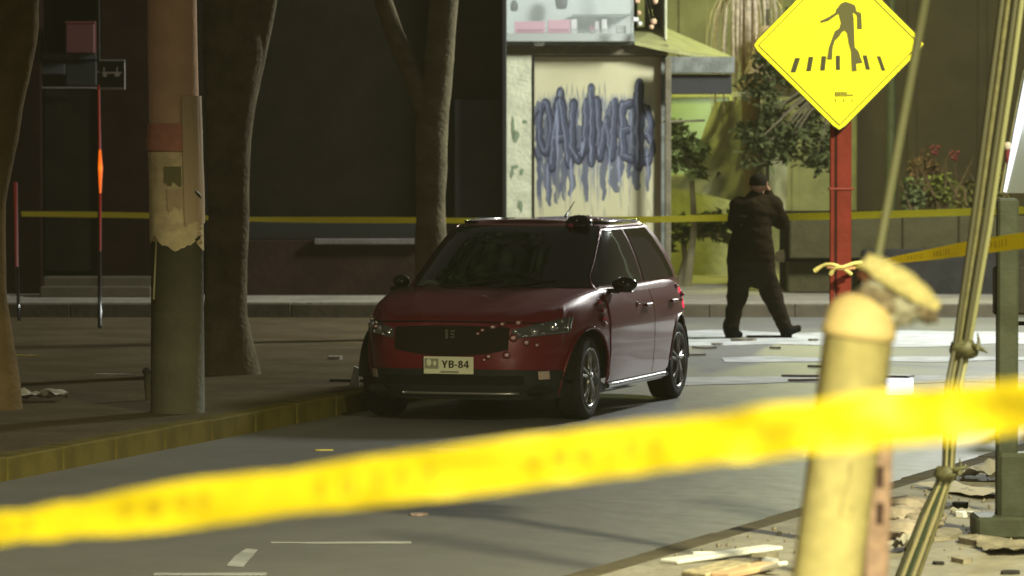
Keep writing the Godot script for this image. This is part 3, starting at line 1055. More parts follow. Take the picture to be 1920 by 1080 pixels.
func right_background() -> void:
	# lit green wall behind the canopy
	var t := thing("green_wall", "yellow green lit plaster wall behind the walking person", "wall", Vector3(3.6324, 0.15, -66))
	var o := t.position
	var b := MB.new()
	b.box(Vector3(0, 2.6, -0.15), Vector3(3.4, 5.2, 0.3), 0.01)
	part(t, "plaster", b, M.plaster_green)
	for x in [-1.0, -0.1, 0.75, 1.35]:
		b = MB.new()
		b.box(Vector3(x, 2.3, 0.03), Vector3(0.12, 4.6, 0.06), 0.01)
		part(t, "pilaster", b, M.plaster_green)
	# panes behind the canopy post
	var wf := thing("shop_window", "pale green window with a dark cross bar beside the canopy post", "window", Vector3(2.5517, 1.5456, -60.0))
	b = MB.new()
	b.box(Vector3(-0.05, 0.55, 0), Vector3(1.2, 1.15, 0.03), 0.004)
	part(wf, "pane", b, M.window_pale)
	for q in [[Vector3(-0.05, 0.0, 0.03), Vector3(1.25, 0.05, 0.05)], [Vector3(-0.05, 1.12, 0.03), Vector3(1.25, 0.05, 0.05)], [Vector3(0.52, 0.56, 0.03), Vector3(0.05, 1.1, 0.05)]]:
		b = MB.new()
		b.box(q[0], q[1], 0.008)
		part(wf, "frame", b, M.plaster_green)
	b = MB.new()
	b.box(Vector3(-0.05, -1.0, -0.06), Vector3(1.3, 1.9, 0.1), 0.01)
	part(wf, "sill_wall", b, M.plaster_green)
	# hanging tarp
	b = MB.new()
	var rows := []
	var nz := noise(9, 0.09, 3)
	for i in 13:
		var v := i / 12.0
		var row := PackedVector3Array()
		for j in 25:
			var u := j / 24.0
			var xx := lerpf(lerpf(1268, 1340, pow(v, 0.8)), lerpf(1475, 1480, v), u)
			var yy := lerpf(lerpf(352, 190, 1.0 - pow(1.0 - v, 1.0)), lerpf(400, 186, v), u)
			var dd := 57.0 + 0.14 * sin(u * 21.0 + 2.0 * v) * (0.5 + 0.5 * u) + 0.25 * nz.get_noise_2d(u * 60, v * 30)
			row.append(Vector3((xx - 960) * 57.0 / 8000, 2.16 - (yy - 248) * 57.0 / 8000, -dd))
		rows.append(row)
	b.grid(rows, false, true)
	single("tarp", b, M.tarp, "pale green hanging tarp with folds right of the canopy post", "tarp")
	# bushes
	var lo := Color(0.02, 0.035, 0.01)
	var hi := Color(0.1, 0.12, 0.03)
	bush("leafy_bush", "leafy bush under the canopy between the post and the tarp", Vector3(2.2562, 0.15, -55.5), scattered(Vector3(-0.02, 1.8, 0), Vector3(0.22, 0.3, 0.2), 9, 0.13, 3), 420, 0.07, 0.13, Color(0.07, 0.09, 0.025), Color(0.15, 0.18, 0.06), 31)
	bush("low_bush", "low dark bush behind the tape left of the walking person", Vector3(2.5567, 0.15, -56.2), scattered(Vector3(-0.05, 0.72, 0), Vector3(0.6, 0.22, 0.2), 12, 0.16, 4), 900, 0.06, 0.12, Color(0.03, 0.05, 0.01), Color(0.11, 0.14, 0.03), 32)
	bush("dark_tree_bush", "tall dark green bush hanging above the walking person beside the sign", Vector3(3.4988, 0.15, -54.0), scattered(Vector3(0.1, 2.55, 0), Vector3(0.6, 0.85, 0.35), 30, 0.24, 6), 3800, 0.055, 0.11, Color(0.06, 0.07, 0.025), Color(0.1, 0.115, 0.045), 33)
	# parasol with a pale hem
	var ps := thing("closed_parasol", "beige conical parasol with a pale hem above the dark bush", "parasol", Vector3(3.3022, 0.15, -55.2))
	b = MB.new()
	b.rod(Vector3.ZERO, Vector3(0, 3.6, 0), 0.025)
	part(ps, "pole", b, M.header)
	b = MB.new()
	var pr := []
	for i in 8:
		var v := i / 7.0
		var row := PackedVector3Array()
		for j in 40:
			var a := TAU * j / 40
			var k := lerpf(0.43, 0.1, pow(v, 0.7)) * (1.0 + 0.06 * sin(a * 8.0) * (1.0 - v))
			row.append(Vector3(cos(a) * k, 2.6816 - 0.15 + 0.85 * v, sin(a) * k))
		pr.append(row)
	b.grid(pr, true, true)
	part(ps, "cloth", b, M.parasol)
	b = MB.new()
	pr = []
	for i in 2:
		var row := PackedVector3Array()
		for j in 40:
			var a := TAU * j / 40
			row.append(Vector3(cos(a) * 0.44 * (1 + 0.05 * sin(a * 8.0)), 2.6198 - 0.15 + 0.065 * i, sin(a) * 0.44 * (1 + 0.05 * sin(a * 8.0))))
		pr.append(row)
	b.grid(pr, true, true)
	part(ps, "hem", b, M.plate_cream)
	# palm with a skirt of dry fronds
	var pt := thing("palm_tree", "palm with a hanging skirt of dry beige fronds left of the yellow sign", "palm tree", Vector3(3.0680, 0.15, -56.3))
	b = MB.new()
	b.tube(PackedVector3Array([Vector3(0.2, 0, 0), Vector3(0.1, 2.0, 0), Vector3(0, 4.8, 0)]), PackedFloat32Array([0.15, 0.13, 0.13]), 12, 0.2, noise(4, 0.1))
	part(pt, "trunk", b, M.bark_brown)
	for i in 46:
		var a := TAU * i / 46 * 3.0 + rng.randf() * 0.4
		var top := Vector3(cos(a) * 0.12, 4.3 - 0.5 * rng.randf(), sin(a) * 0.12)
		var outr := rng.randf_range(0.2, 0.42)
		var dropy := rng.randf_range(0.8, 1.7)
		var wd := rng.randf_range(0.02, 0.05)
		b = MB.new()
		var rr := []
		var side := Vector3(-sin(a), 0, cos(a))
		for k in 7:
			var v := k / 6.0
			var p := top + Vector3(cos(a), 0, sin(a)) * outr * sin(v * 1.9) + Vector3(0, 0.12 * sin(v * PI) - dropy * v * v, 0)
			var ww := wd * (1.0 - 0.7 * v)
			rr.append(PackedVector3Array([p - side * ww, p + Vector3(cos(a), 0, sin(a)) * ww * 0.6, p + side * ww]))
		b.grid(rr)
		part(pt, "dry_frond", b, M.dry_frond)
	# planter wall with agaves to the right
	var pw := thing("planter_wall", "long low olive planter wall behind the red sign post", "wall", Vector3(5.0384, 0.15, -53.0))
	var op := pw.position
	var xa := 3.4473 - op.x
	var xb := 9.0
	var xs := xa
	var n := 0
	while xs < xb:
		b = MB.new()
		b.box(Vector3(xs + 0.35, 0.8554 - op.y, -0.1), Vector3(0.69, 0.53, 0.2), 0.015)
		part(pw, "panel", b, M.planter)
		xs += 0.7
		n += 1
	b = MB.new()
	b.box(Vector3((xa + xb) / 2 + 0.45, 0.25, -0.06), Vector3(xb - xa - 0.9, 0.62, 0.25), 0.015)
	part(pw, "base", b, M.planter_dark)
	b = MB.new()
	b.box(Vector3(xa + 0.45, 0.2, -0.5), Vector3(0.9, 0.4, 0.4), 0.02)
	part(pw, "end_block", b, M.planter)
	b = MB.new()
	b.box(Vector3((xa + xb) / 2, 0.5, -1.2), Vector3(xb - xa, 1.0, 1.6), 0.02)
	part(pw, "soil", b, M.wall_black)
	var names := ["pale green rounded shrub just right of the leaning pale rod", "bright yellow green shrub in the middle of the planter", "narrow olive shrub left of the pipe bundle", "olive shrub mostly hidden behind the pipe bundle", "dry brownish shrub behind the pale green one"]
	var spots := [[1712, 56.0, 0.30, 0], [1770, 56.3, 0.42, 1], [1815, 55.8, 0.30, 2], [1862, 56.5, 0.36, 2], [1735, 57.0, 0.5, 3]]
	var tones := [[Color(0.1, 0.12, 0.045), Color(0.16, 0.18, 0.075)], [Color(0.12, 0.135, 0.028), Color(0.2, 0.215, 0.05)], [Color(0.12, 0.11, 0.03), Color(0.2, 0.18, 0.05)], [Color(0.12, 0.07, 0.03), Color(0.17, 0.1, 0.05)]]
	for i in spots.size():
		var q: Array = spots[i]
		var at := Vector3((q[0] - 960.0) * q[1] / 8000.0, 1.15, -q[1])
		var sh := thing("planter_shrub", names[i], "shrub", at, 0.0, "shrubs in the planter")
		var cl := scattered(Vector3(0, q[2] * 0.75, 0), Vector3(q[2] * 0.3, q[2] * 0.5, 0.15), 9, q[2] * 0.3, 40 + i)
		for k in 3:
			b = MB.new()
			var lean := (k - 1) * 0.12 + rng.randf_range(-0.05, 0.05)
			b.tube(PackedVector3Array([Vector3(lean * 0.3, 0, 0.05), Vector3(lean * 1.2, q[2] * 0.7, 0.08), Vector3(lean * 2.4, q[2] * 1.6, 0.05)]), PackedFloat32Array([0.022, 0.016, 0.007]), 7)
			part(sh, "stem", b, M.bark_brown)
		foliage(sh, "foliage", cl, 420, 0.045, 0.09, tones[q[3]][0], tones[q[3]][1], 60 + i)
	for q in [[1752, 282, "left faint red blossom above the planter shrubs"], [1789, 292, "right faint red blossom above the planter shrubs"]]:
		var at := Vector3((q[0] - 960.0) * 57.0 / 8000.0, 2.16 - (q[1] - 248.0) * 57.0 / 8000.0, -57.0)
		var fl := thing("red_blossom", q[2], "flower", Vector3(at.x, 1.1, at.z))
		b = MB.new()
		b.tube(PackedVector3Array([Vector3.ZERO, Vector3(0.03, (at.y - 1.1) * 0.5, 0), Vector3(0, at.y - 1.1, 0)]), PackedFloat32Array([0.012, 0.009, 0.006]), 6)
		part(fl, "stalk", b, M.bark_brown)
		for k in 9:
			b = MB.new()
			b.lump(Vector3(cos(k * 2.4) * 0.02 * sqrt(k + 1.0), at.y - 1.1 + 0.05 * sin(k * 1.7), sin(k * 2.4) * 0.02 * sqrt(k + 1.0)), Vector3(0.022, 0.026, 0.022), noise(k, 0.2), 0.4)
			part(fl, "petal", b, M.red_flower)
	# dark building far right
	var db := thing("olive_building", "dim olive building filling the right background behind the planter", "building", Vector3(8.0, 0.15, -70.0))
	b = MB.new()
	b.box(Vector3(3.5, 5, -1), Vector3(14, 10, 2), 0.02)
	part(db, "wall", b, M.olive_wall)
	for k in 6:
		b = MB.new()
		b.box(Vector3(-2.6 + k * 1.15, 5, 0.04), Vector3(0.16, 10, 0.08), 0.02)
		part(db, "pilaster", b, M.olive_wall)
	var bb := thing("back_building", "tall dark building behind the shop canopy and the palm", "building", Vector3(2.0, 0.15, -74.0))
	b = MB.new()
	b.box(Vector3(0, 6, -1), Vector3(16, 12, 2), 0.02)
	part(bb, "wall", b, M.wall_grey)
	b = MB.new()
	b.box(Vector3(0, 4.6, 0.1), Vector3(16, 0.25, 0.2), 0.02)
	part(bb, "string_course", b, M.wall_brown)
	# pale debris on the pavement by the planter
	b = MB.new()
	b.lump(Vector3(3.6127, 0.5944, -54.0000) + Vector3(0, 0.0, 0), Vector3(0.32, 0.09, 0.15), noise(12, 0.1), 0.5, 4.0, 20)
	single("torn_cloth", b, M.sack, "pale torn cloth heap on the planter end behind the person", "cloth")


func tree(called: String, label: String, at: Vector3, limbs: Array, m: Material, crown: Array, sd: int) -> void:
	var t := thing(called, label, "tree", at)
	var first := true
	for l in limbs:
		var b := MB.new()
		var pts: PackedVector3Array = l[0]
		var rad: PackedFloat32Array = l[1]
		# refine
		var p2 := PackedVector3Array()
		var r2 := PackedFloat32Array()
		for i in pts.size() - 1:
			for k in 6:
				var v := k / 6.0
				var a := pts[maxi(i - 1, 0)]
				var d := pts[mini(i + 2, pts.size() - 1)]
				p2.append(pts[i].cubic_interpolate(pts[i + 1], a, d, v))
				r2.append(lerpf(rad[i], rad[i + 1], v))
		p2.append(pts[-1])
		r2.append(rad[-1])
		b.tube(p2, r2, 20, 0.14, noise(sd, 0.12, 3))
		part(t, "trunk" if first else "limb", b, m)
		first = false
	foliage(t, "crown", crown, 2600, 0.1, 0.16, Color(0.03, 0.045, 0.015), Color(0.09, 0.12, 0.04), sd)


func trees() -> void:
	# tree by the pole: widens upwards into two limbs
	var at := Vector3(-2.3801, 0.15, -35.5)
	tree("street_tree", "olive barked tree just right of the concrete utility pole", at, [
		[PackedVector3Array([Vector3(0.0, -0.05, 0), Vector3(0.0, 0.5, 0), Vector3(0.02, 1.2, 0), Vector3(0.03, 2.1, 0), Vector3(0.06, 2.7, 0), Vector3(0.09, 3.6, 0)]), PackedFloat32Array([0.30, 0.18, 0.165, 0.205, 0.27, 0.26])],
		[PackedVector3Array([Vector3(0.12, 2.3, 0), Vector3(0.28, 3.0, 0.0), Vector3(0.42, 3.8, 0.1), Vector3(0.7, 5.0, 0.2)]), PackedFloat32Array([0.14, 0.13, 0.12, 0.08])],
		[PackedVector3Array([Vector3(0.0, 3.2, 0), Vector3(-0.25, 4.2, 0.1), Vector3(-0.7, 5.2, 0.0)]), PackedFloat32Array([0.2, 0.14, 0.08])],
	], M.bark, [[Vector3(0.8, 5.6, 0), Vector3(1.6, 1.1, 1.6)], [Vector3(-0.9, 5.9, 0.3), Vector3(1.5, 1.1, 1.5)], [Vector3(0, 6.6, -0.5), Vector3(1.7, 1.2, 1.7)]], 71)
	at = Vector3(-0.7890, 0.15, -41.5)
	tree("street_tree", "slim forked tree behind the red car's hood", at, [
		[PackedVector3Array([Vector3(0, -0.05, 0), Vector3(0, 0.6, 0), Vector3(0.0, 1.4, 0), Vector3(0.02, 2.15, 0), Vector3(0.07, 2.6, 0), Vector3(0.16, 3.6, 0), Vector3(0.3, 5.0, 0)]), PackedFloat32Array([0.2, 0.16, 0.145, 0.155, 0.15, 0.14, 0.09])],
		[PackedVector3Array([Vector3(0.0, 2.1, 0), Vector3(-0.15, 2.5, 0.0), Vector3(-0.4, 3.1, 0.0), Vector3(-0.7, 4.1, 0.1), Vector3(-1.0, 5.0, 0.1)]), PackedFloat32Array([0.12, 0.1, 0.095, 0.085, 0.06])],
	], M.bark, [[Vector3(0.5, 5.6, 0), Vector3(1.4, 1.0, 1.4)], [Vector3(-1.0, 5.7, 0.3), Vector3(1.3, 1.0, 1.3)]], 72)
	at = Vector3(-3.7535, 0.15, -31.0)
	tree("street_tree", "brown leaning tree trunk cut off by the left frame edge", at, [
		[PackedVector3Array([Vector3(-0.05, -0.05, 0), Vector3(-0.05, 0.8, 0), Vector3(-0.04, 1.5, 0), Vector3(0.05, 2.2, 0), Vector3(0.13, 2.8, 0), Vector3(0.15, 3.6, 0), Vector3(0.2, 5.0, 0)]), PackedFloat32Array([0.26, 0.14, 0.12, 0.15, 0.19, 0.19, 0.12])],
	], M.bark_brown, [[Vector3(0.6, 5.6, 0), Vector3(1.5, 1.0, 1.5)], [Vector3(-0.9, 5.8, 0.3), Vector3(1.4, 1.0, 1.4)]], 73)


func ribbon(b: MB, a: Vector3, c: Vector3, w: float, sag: float, twist0: float, twist1: float, n := 60, wob := 0.0, sd := 1) -> void:
	var nz := noise(sd, 0.03, 2)
	var rows := [PackedVector3Array(), PackedVector3Array(), PackedVector3Array()]
	var dir := (c - a).normalized()
	var side := dir.cross(Vector3.UP).normalized()
	for i in n + 1:
		var t := float(i) / n
		var p := a.lerp(c, t) + Vector3(0, -sag * 4.0 * t * (1.0 - t) + wob * 0.3 * nz.get_noise_1d(t * 300.0), 0)
		var tw := lerpf(twist0, twist1, t) + wob * 12.0 * nz.get_noise_1d(t * 400.0 + 90.0)
		var u := Vector3.UP * cos(tw) + side * sin(tw)
		var mid := side * cos(tw) * wob * nz.get_noise_1d(t * 900.0 + 300.0)
		rows[0].append(p - u * w / 2)
		rows[1].append(p + mid)
		rows[2].append(p + u * w / 2)
	b.grid(rows, false, false, true)


func utility_pole() -> void:
	var at := Vector3(-2.4114, 0.15, -30.6)
	var t := thing("utility_pole", "concrete utility pole with torn posters and a dark painted foot", "utility pole", at)
	var yb := 1.3800 - 0.15
	var b := MB.new()
	b.tube(PackedVector3Array([Vector3(0.01, -0.1, 0), Vector3(0.01, yb, 0)]), PackedFloat32Array([0.196, 0.186]), 28)
	part(t, "painted_foot", b, M.pole_lower)
	b = MB.new()
	b.tube(PackedVector3Array([Vector3(0.01, yb - 0.02, 0), Vector3(-0.02, yb + 1.4, 0), Vector3(-0.05, 8.0, 0)]), PackedFloat32Array([0.184, 0.178, 0.14]), 28)
	part(t, "shaft", b, M.pole_upper)  # tan tone puts faint orange lamplight into the shaft colour
	# paper posters wrapped round the shaft, with torn lower edges
	var wrap := func(called: String, a0: float, a1: float, y0: float, y1: float, torn: float, m: Material, lift: float) -> void:
		var q := MB.new()
		var rows := []
		var nz := noise(int(a0 * 7) + int(y0 * 10), 0.08, 3)
		for i in 7:
			var v := i / 6.0
			var r := PackedVector3Array()
			for j in 25:
				var u := j / 24.0
				var a := lerpf(a0, a1, u)
				var low: float = y0 + torn * (nz.get_noise_2d(u * 26, 4) + 0.25 * nz.get_noise_2d(u * 120, 9))
				var y := lerpf(low, y1, v)
				var k := 0.184 - 0.004 * (y - yb) + lift + 0.004 * nz.get_noise_2d(u * 90, v * 60 + 50) + (0.012 * absf(u - 0.5) if torn > 0.0 else 0.0)
				r.append(Vector3(sin(a) * k + lerpf(0.01, -0.02, clampf((y - yb) / 1.4, 0, 1)), y, cos(a) * k))
			rows.append(r)
		q.grid(rows, false, false)
		part(t, called, q, m)
	wrap.call("poster", -1.5, 1.45, yb - 0.03, 2.0186 - 0.15, 0.1, M.poster_paper, 0.006)
	wrap.call("poster", 0.35, 1.5, 1.5024 - 0.15, 2.4197 - 0.15, 0.05, M.paper_tan, 0.016)
	wrap.call("pink_band", -1.6, 1.0, 2.0263 - 0.15, 2.2211 - 0.15, 0.0, M.poster_pink, 0.014)
	wrap.call("pink_flap", -1.55, -0.35, 2.0339 - 0.15, 2.1218 - 0.15, 0.0, M.poster_pink, 0.022)
	wrap.call("poster_stain", -0.35, 0.28, 1.7893 - 0.15, 1.9154 - 0.15, 0.06, M.stain_green, 0.0125)
	wrap.call("poster_stain", -0.25, 0.3, 1.6172 - 0.15, 1.7511 - 0.15, 0.06, M.paper_tan, 0.0125)
	# wire knots on the right side
	b = MB.new()
	var r := PackedVector3Array()
	for i in 40:
		var v := i / 39.0
		r.append(Vector3(0.15 + 0.03 * sin(v * 19.0), 1.3877 - 0.15 + v * 0.42, 0.1 + 0.03 * cos(v * 23.0)))
	b.tube(r, PackedFloat32Array([0.011]), 6)
	part(t, "wire", b, M.cable_dark)
	b = MB.new()
	for k in 3:
		b.lump(Vector3(0.165, 1.3800 - 0.15 + k * 0.051, 0.09), Vector3(0.035, 0.024, 0.03), noise(k, 0.2), 0.4)
	part(t, "tape_knot", b, M.paper_tan)
	b = MB.new()
	b.rod(Vector3(-0.15, 0.9665 - 0.15, 0.12), Vector3(-0.13, yb + 0.02, 0.13), 0.008, 6)
	part(t, "ground_wire", b, M.cable_pale)


func left_street_things() -> void:
	# thin pole, its orange reflection made as a glowing strip, and a small black sign
	var at := Vector3(-4.2350, 0.15, -43.8)
	var t := thing("thin_pole", "thin dark pole with an orange reflection made as a glow before the dark gate", "pole", at)
	var b := MB.new()
	b.tube(PackedVector3Array([Vector3.ZERO, Vector3(0, 1.2, 0), Vector3(-0.01, 4.4, 0)]), PackedFloat32Array([0.022, 0.02, 0.018]), 12)
	part(t, "shaft", b, M.black_gloss)
	var y0 := 1.3557 - 0.15
	var y1 := 2.2311 - 0.15
	var ym := lerpf(y0, y1, 0.5)
	b = MB.new()
	b.tube(PackedVector3Array([Vector3(0.012, y0 + 0.18, 0.02), Vector3(0.014, ym, 0.022), Vector3(0.01, y1 - 0.25, 0.02)]), PackedFloat32Array([0.010, 0.024, 0.012]), 10)
	part(t, "orange_reflection", b, M.orange_glow)
	b = MB.new()
	b.tube(PackedVector3Array([Vector3(0.011, 0.9449 - 0.15, 0.018), Vector3(0.012, y0 + 0.18, 0.02)]), PackedFloat32Array([0.008, 0.012]), 8)
	b.tube(PackedVector3Array([Vector3(0.01, y1 - 0.25, 0.02), Vector3(0.0, 2.6409 - 0.15, 0.016)]), PackedFloat32Array([0.012, 0.008]), 8)
	part(t, "dim_reflection", b, M.orange_dim)
	b = MB.new()
	b.rod(Vector3(0.012, 0.02, 0.018), Vector3(0.011, 0.9340 - 0.15, 0.018), 0.007, 8)
	part(t, "pale_edge", b, M.steel)
	var l := OmniLight3D.new()  # added light to go with the glowing reflection
	l.name = "reflection_light"
	l.light_color = Color(1.0, 0.45, 0.08)
	l.light_energy = 0.04
	l.light_size = 0.05
	l.omni_range = 10.0
	l.omni_attenuation = 2.0
	l.shadow_enabled = true
	t.add_child(l)
	l.position = Vector3(0.02, ym, 0.06)
	# small black pictogram board
	var s := thing("black_board", "small black square sign with a pale frame and scooter like mark", "sign", Vector3(-4.0887, 2.5962, -43.7))
	var w := 0.265
	var h := 0.305
	b = MB.new()
	b.box(Vector3(0, h / 2, -0.012), Vector3(w, h, 0.02), 0.004)
	part(s, "board", b, M.black)
	for q in [[Vector3(0, h - 0.008, 0.004), Vector3(w, 0.014, 0.016)], [Vector3(0, 0.012, 0.004), Vector3(w, 0.022, 0.016)], [Vector3(w / 2 - 0.007, h / 2, 0.004), Vector3(0.012, h - 0.04, 0.016)]]:
		b = MB.new()
		b.box(q[0], q[1], 0.003)
		part(s, "frame", b, M.white_frame)
	b = MB.new()
	b.box(Vector3(-0.005, 0.172, 0.001), Vector3(0.2, 0.018, 0.008), 0.004)
	b.box(Vector3(-0.085, 0.205, 0.001), Vector3(0.014, 0.05, 0.008), 0.004)
	b.box(Vector3(0.05, 0.205, 0.001), Vector3(0.014, 0.05, 0.008), 0.004)
	b.lump(Vector3(-0.075, 0.148, 0.001), Vector3(0.022, 0.02, 0.005), noise(2, 0.1), 0.1)
	b.lump(Vector3(0.05, 0.15, 0.001), Vector3(0.03, 0.018, 0.005), noise(3, 0.1), 0.1)
	part(s, "scooter_mark", b, M.white)
	b = MB.new()
	b.box(Vector3(-0.1, h * 0.6, -0.03), Vector3(0.12, 0.02, 0.02), 0.003)
	part(s, "bracket", b, M.steel)
	# rod by the left trunk, its red reflection made as a dim glow
	var rr := thing("red_glint_rod", "rod with a dim red glowing reflection beside the leaning trunk at left", "pole", Vector3(-5.2815, 0.15, -45.5))
	b = MB.new()
	b.rod(Vector3(0.02, 0, 0), Vector3(0.0, 0.7270 - 0.15, 0), 0.018)
	part(rr, "shaft", b, M.black_gloss)
	b = MB.new()
	b.tube(PackedVector3Array([Vector3(0, 0.7270 - 0.15, 0), Vector3(-0.01, 1.6258 - 0.15, 0)]), PackedFloat32Array([0.016, 0.02]), 10)
	part(rr, "red_reflection", b, M.red_glow)
	# little stub beside the pole
	b = MB.new()
	var st := thing("short_stub", "short dark stub post left of the utility pole's foot", "post", Vector3(-2.7338, 0.15, -32.0))
	b.tube(PackedVector3Array([Vector3(0.01, 0, 0), Vector3(-0.01, 0.22, 0)]), PackedFloat32Array([0.03, 0.026]), 12)
	part(st, "shaft", b, M.pole_lower)
	b = MB.new()
	b.lathe(PackedVector2Array([Vector2(0.032, 0.2), Vector2(0.034, 0.22), Vector2(0.02, 0.24), Vector2(0.001, 0.245)]), Vector3(-0.01, 0, 0))
	part(st, "cap", b, M.wall_grey)


# ------------------------------------------------------------------ the red car
const ARCH_F := 1.25
const ARCH_R := -1.24
const ARCH_RAD := 0.365


func pw_(x: float, k: float) -> float:
	return pow(maxf(x, 0.0), k)


func curve(tab: Array, y: float) -> float:
	for i in tab.size() - 1:
		if y <= tab[i + 1][0]:
			var t: float = clampf((y - tab[i][0]) / (tab[i + 1][0] - tab[i][0]), 0.0, 1.0)
			var s := t * t * (3.0 - 2.0 * t)
			return lerpf(tab[i][1], tab[i + 1][1], lerpf(t, s, 0.5))
	return tab[-1][1]


func car_w(y: float) -> float:
	return curve([[0.15, 0.79], [0.32, 0.835], [0.5, 0.85], [0.7, 0.852], [0.82, 0.835], [0.92, 0.80], [1.0, 0.77]], y)


func car_lf(y: float) -> float:
	return curve([[0.15, 1.93], [0.28, 2.0], [0.42, 2.035], [0.6, 2.03], [0.72, 2.0], [0.8, 1.93], [0.9, 1.74], [1.0, 1.5]], y)


func car_lr(y: float) -> float:
	return curve([[0.15, 1.9], [0.35, 2.0], [0.6, 2.02], [0.8, 1.99], [0.95, 1.93], [1.0, 1.9]], y)


func car_low(z: float) -> float:
	for c in [ARCH_F, ARCH_R]:
		var d: float = absf(z - c)
		if d < ARCH_RAD:
			return 0.31 + sqrt(ARCH_RAD * ARCH_RAD - d * d)
	return 0.19


func car_top(z: float) -> float:
	if z > 0.9:
		var t := clampf((z - 0.9) / 1.1, 0.0, 1.0)
		return lerpf(0.945, 0.735, t * t * 0.75 + 0.25 * t)
	return 0.945 + 0.03 * clampf((0.9 - z) / 2.5, 0.0, 1.0)


# point of the lower body where its side has length z, at height y; s is the side
func side_pt(z: float, y: float, s: float, off := 0.0) -> Vector3:
	var lf := car_lf(y) if z > 0.0 else car_lr(y)
	var n := 3.5 if z > 0.0 else 4.2
	var x := car_w(y) * pw_(1.0 - pow(minf(absf(z) / lf, 1.0), n), 1.0 / n)
	return Vector3(s * (x + off), y, z)


func nose_pt(x: float, y: float, off := 0.0) -> Vector3:
	var q := minf(absf(x) / car_w(y), 1.0)
	var z := car_lf(y) * pw_(1.0 - pow(q, 3.5), 1.0 / 3.5)
	var n := Vector3(signf(x) * pow(q, 2.5), 0, 1).normalized()
	return Vector3(x, y, z) + n * off


# greenhouse: height, front, rear, half width at t
const GH := [[0.0, 0.90, 1.14, -1.98, 0.775], [0.2, 1.03, 0.93, -1.9, 0.745], [0.45, 1.17, 0.69, -1.78, 0.70], [0.7, 1.30, 0.47, -1.62, 0.645], [0.88, 1.39, 0.30, -1.47, 0.595], [0.96, 1.425, 0.18, -1.36, 0.555], [1.0, 1.44, 0.06, -1.25, 0.50]]


func gh(t: float) -> Array:
	for i in GH.size() - 1:
		if t <= GH[i + 1][0]:
			var k: float = (t - GH[i][0]) / (GH[i + 1][0] - GH[i][0])
			var r := []
			for j in 5:
				r.append(lerpf(GH[i][j], GH[i + 1][j], k))
			return r
	return GH[-1]


func gh_front(u: float, t: float, off := 0.0) -> Vector3:
	var g := gh(t)
	var zc: float = (g[2] + g[3]) / 2
	var hf: float = (g[2] - g[3]) / 2
	var z := zc + hf * pw_(1.0 - pow(absf(u), 4.5), 1.0 / 4.5)
	return Vector3(u * g[4], g[1], z) + Vector3(u * 0.4, 0.75, 0.7).normalized() * off


func gh_side(z: float, t: float, s: float, off := 0.0) -> Vector3:
	var g := gh(t)
	var zc: float = (g[2] + g[3]) / 2
	var hf: float = (g[2] - g[3]) / 2
	var q := minf(absf(z - zc) / hf, 1.0)
	return Vector3(s * g[4] * pw_(1.0 - pow(q, 4.5), 1.0 / 4.5), g[1], z) + Vector3(s, 0.35, 0).normalized() * off


# patch with turned-in edges from rows of points; inward is the way its rim goes
func patch(rows: Array, inward: Vector3, deep := 0.015) -> MB:
	var b := MB.new()
	var flip: bool = (rows[1][1] - rows[0][0]).cross(rows[0][1] - rows[1][0]).dot(inward) > 0.0
	b.grid(rows, false, flip)
	var ring := PackedVector3Array()
	var nr := rows.size()
	var nc: int = rows[0].size()
	for j in nc:
		ring.append(rows[0][j])
	for i in range(1, nr):
		ring.append(rows[i][nc - 1])
	for j in range(nc - 2, -1, -1):
		ring.append(rows[nr - 1][j])
	for i in range(nr - 2, 0, -1):
		ring.append(rows[i][0])
	var c := Vector3.ZERO
	for p in ring:
		c += p
	c /= ring.size()
	b.flat()
	for i in ring.size():
		var p := ring[i]
		var q := ring[(i + 1) % ring.size()]
		b.quad(p, q, q + inward * deep, p + inward * deep, (p + q) / 2.0 - c)
	return b


func nose_patch(xs: float, xe: float, lo: Callable, hi: Callable, off: float, nx := 24, ny := 6) -> MB:
	var rows := []
	for i in ny + 1:
		var r := PackedVector3Array()
		for j in nx + 1:
			var x := lerpf(xs, xe, float(j) / nx)
			r.append(nose_pt(x, lerpf(lo.call(x), hi.call(x), float(i) / ny), off))
		rows.append(r)
	return patch(rows, Vector3(0, 0, -1), off + 0.012)


func side_patch(s: float, front: Callable, rear: Callable, y0: float, y1: float, off: float, low_arch := false, nz := 24, ny := 12) -> MB:
	var rows := []
	for i in ny + 1:
		var r := PackedVector3Array()
		var y := lerpf(y0, y1, float(i) / ny)
		for j in nz + 1:
			var z := lerpf(front.call(y), rear.call(y), float(j) / nz)
			r.append(side_pt(z, y, s, off))
		rows.append(r)
	return patch(rows, Vector3(-s, 0, 0), off + 0.01)


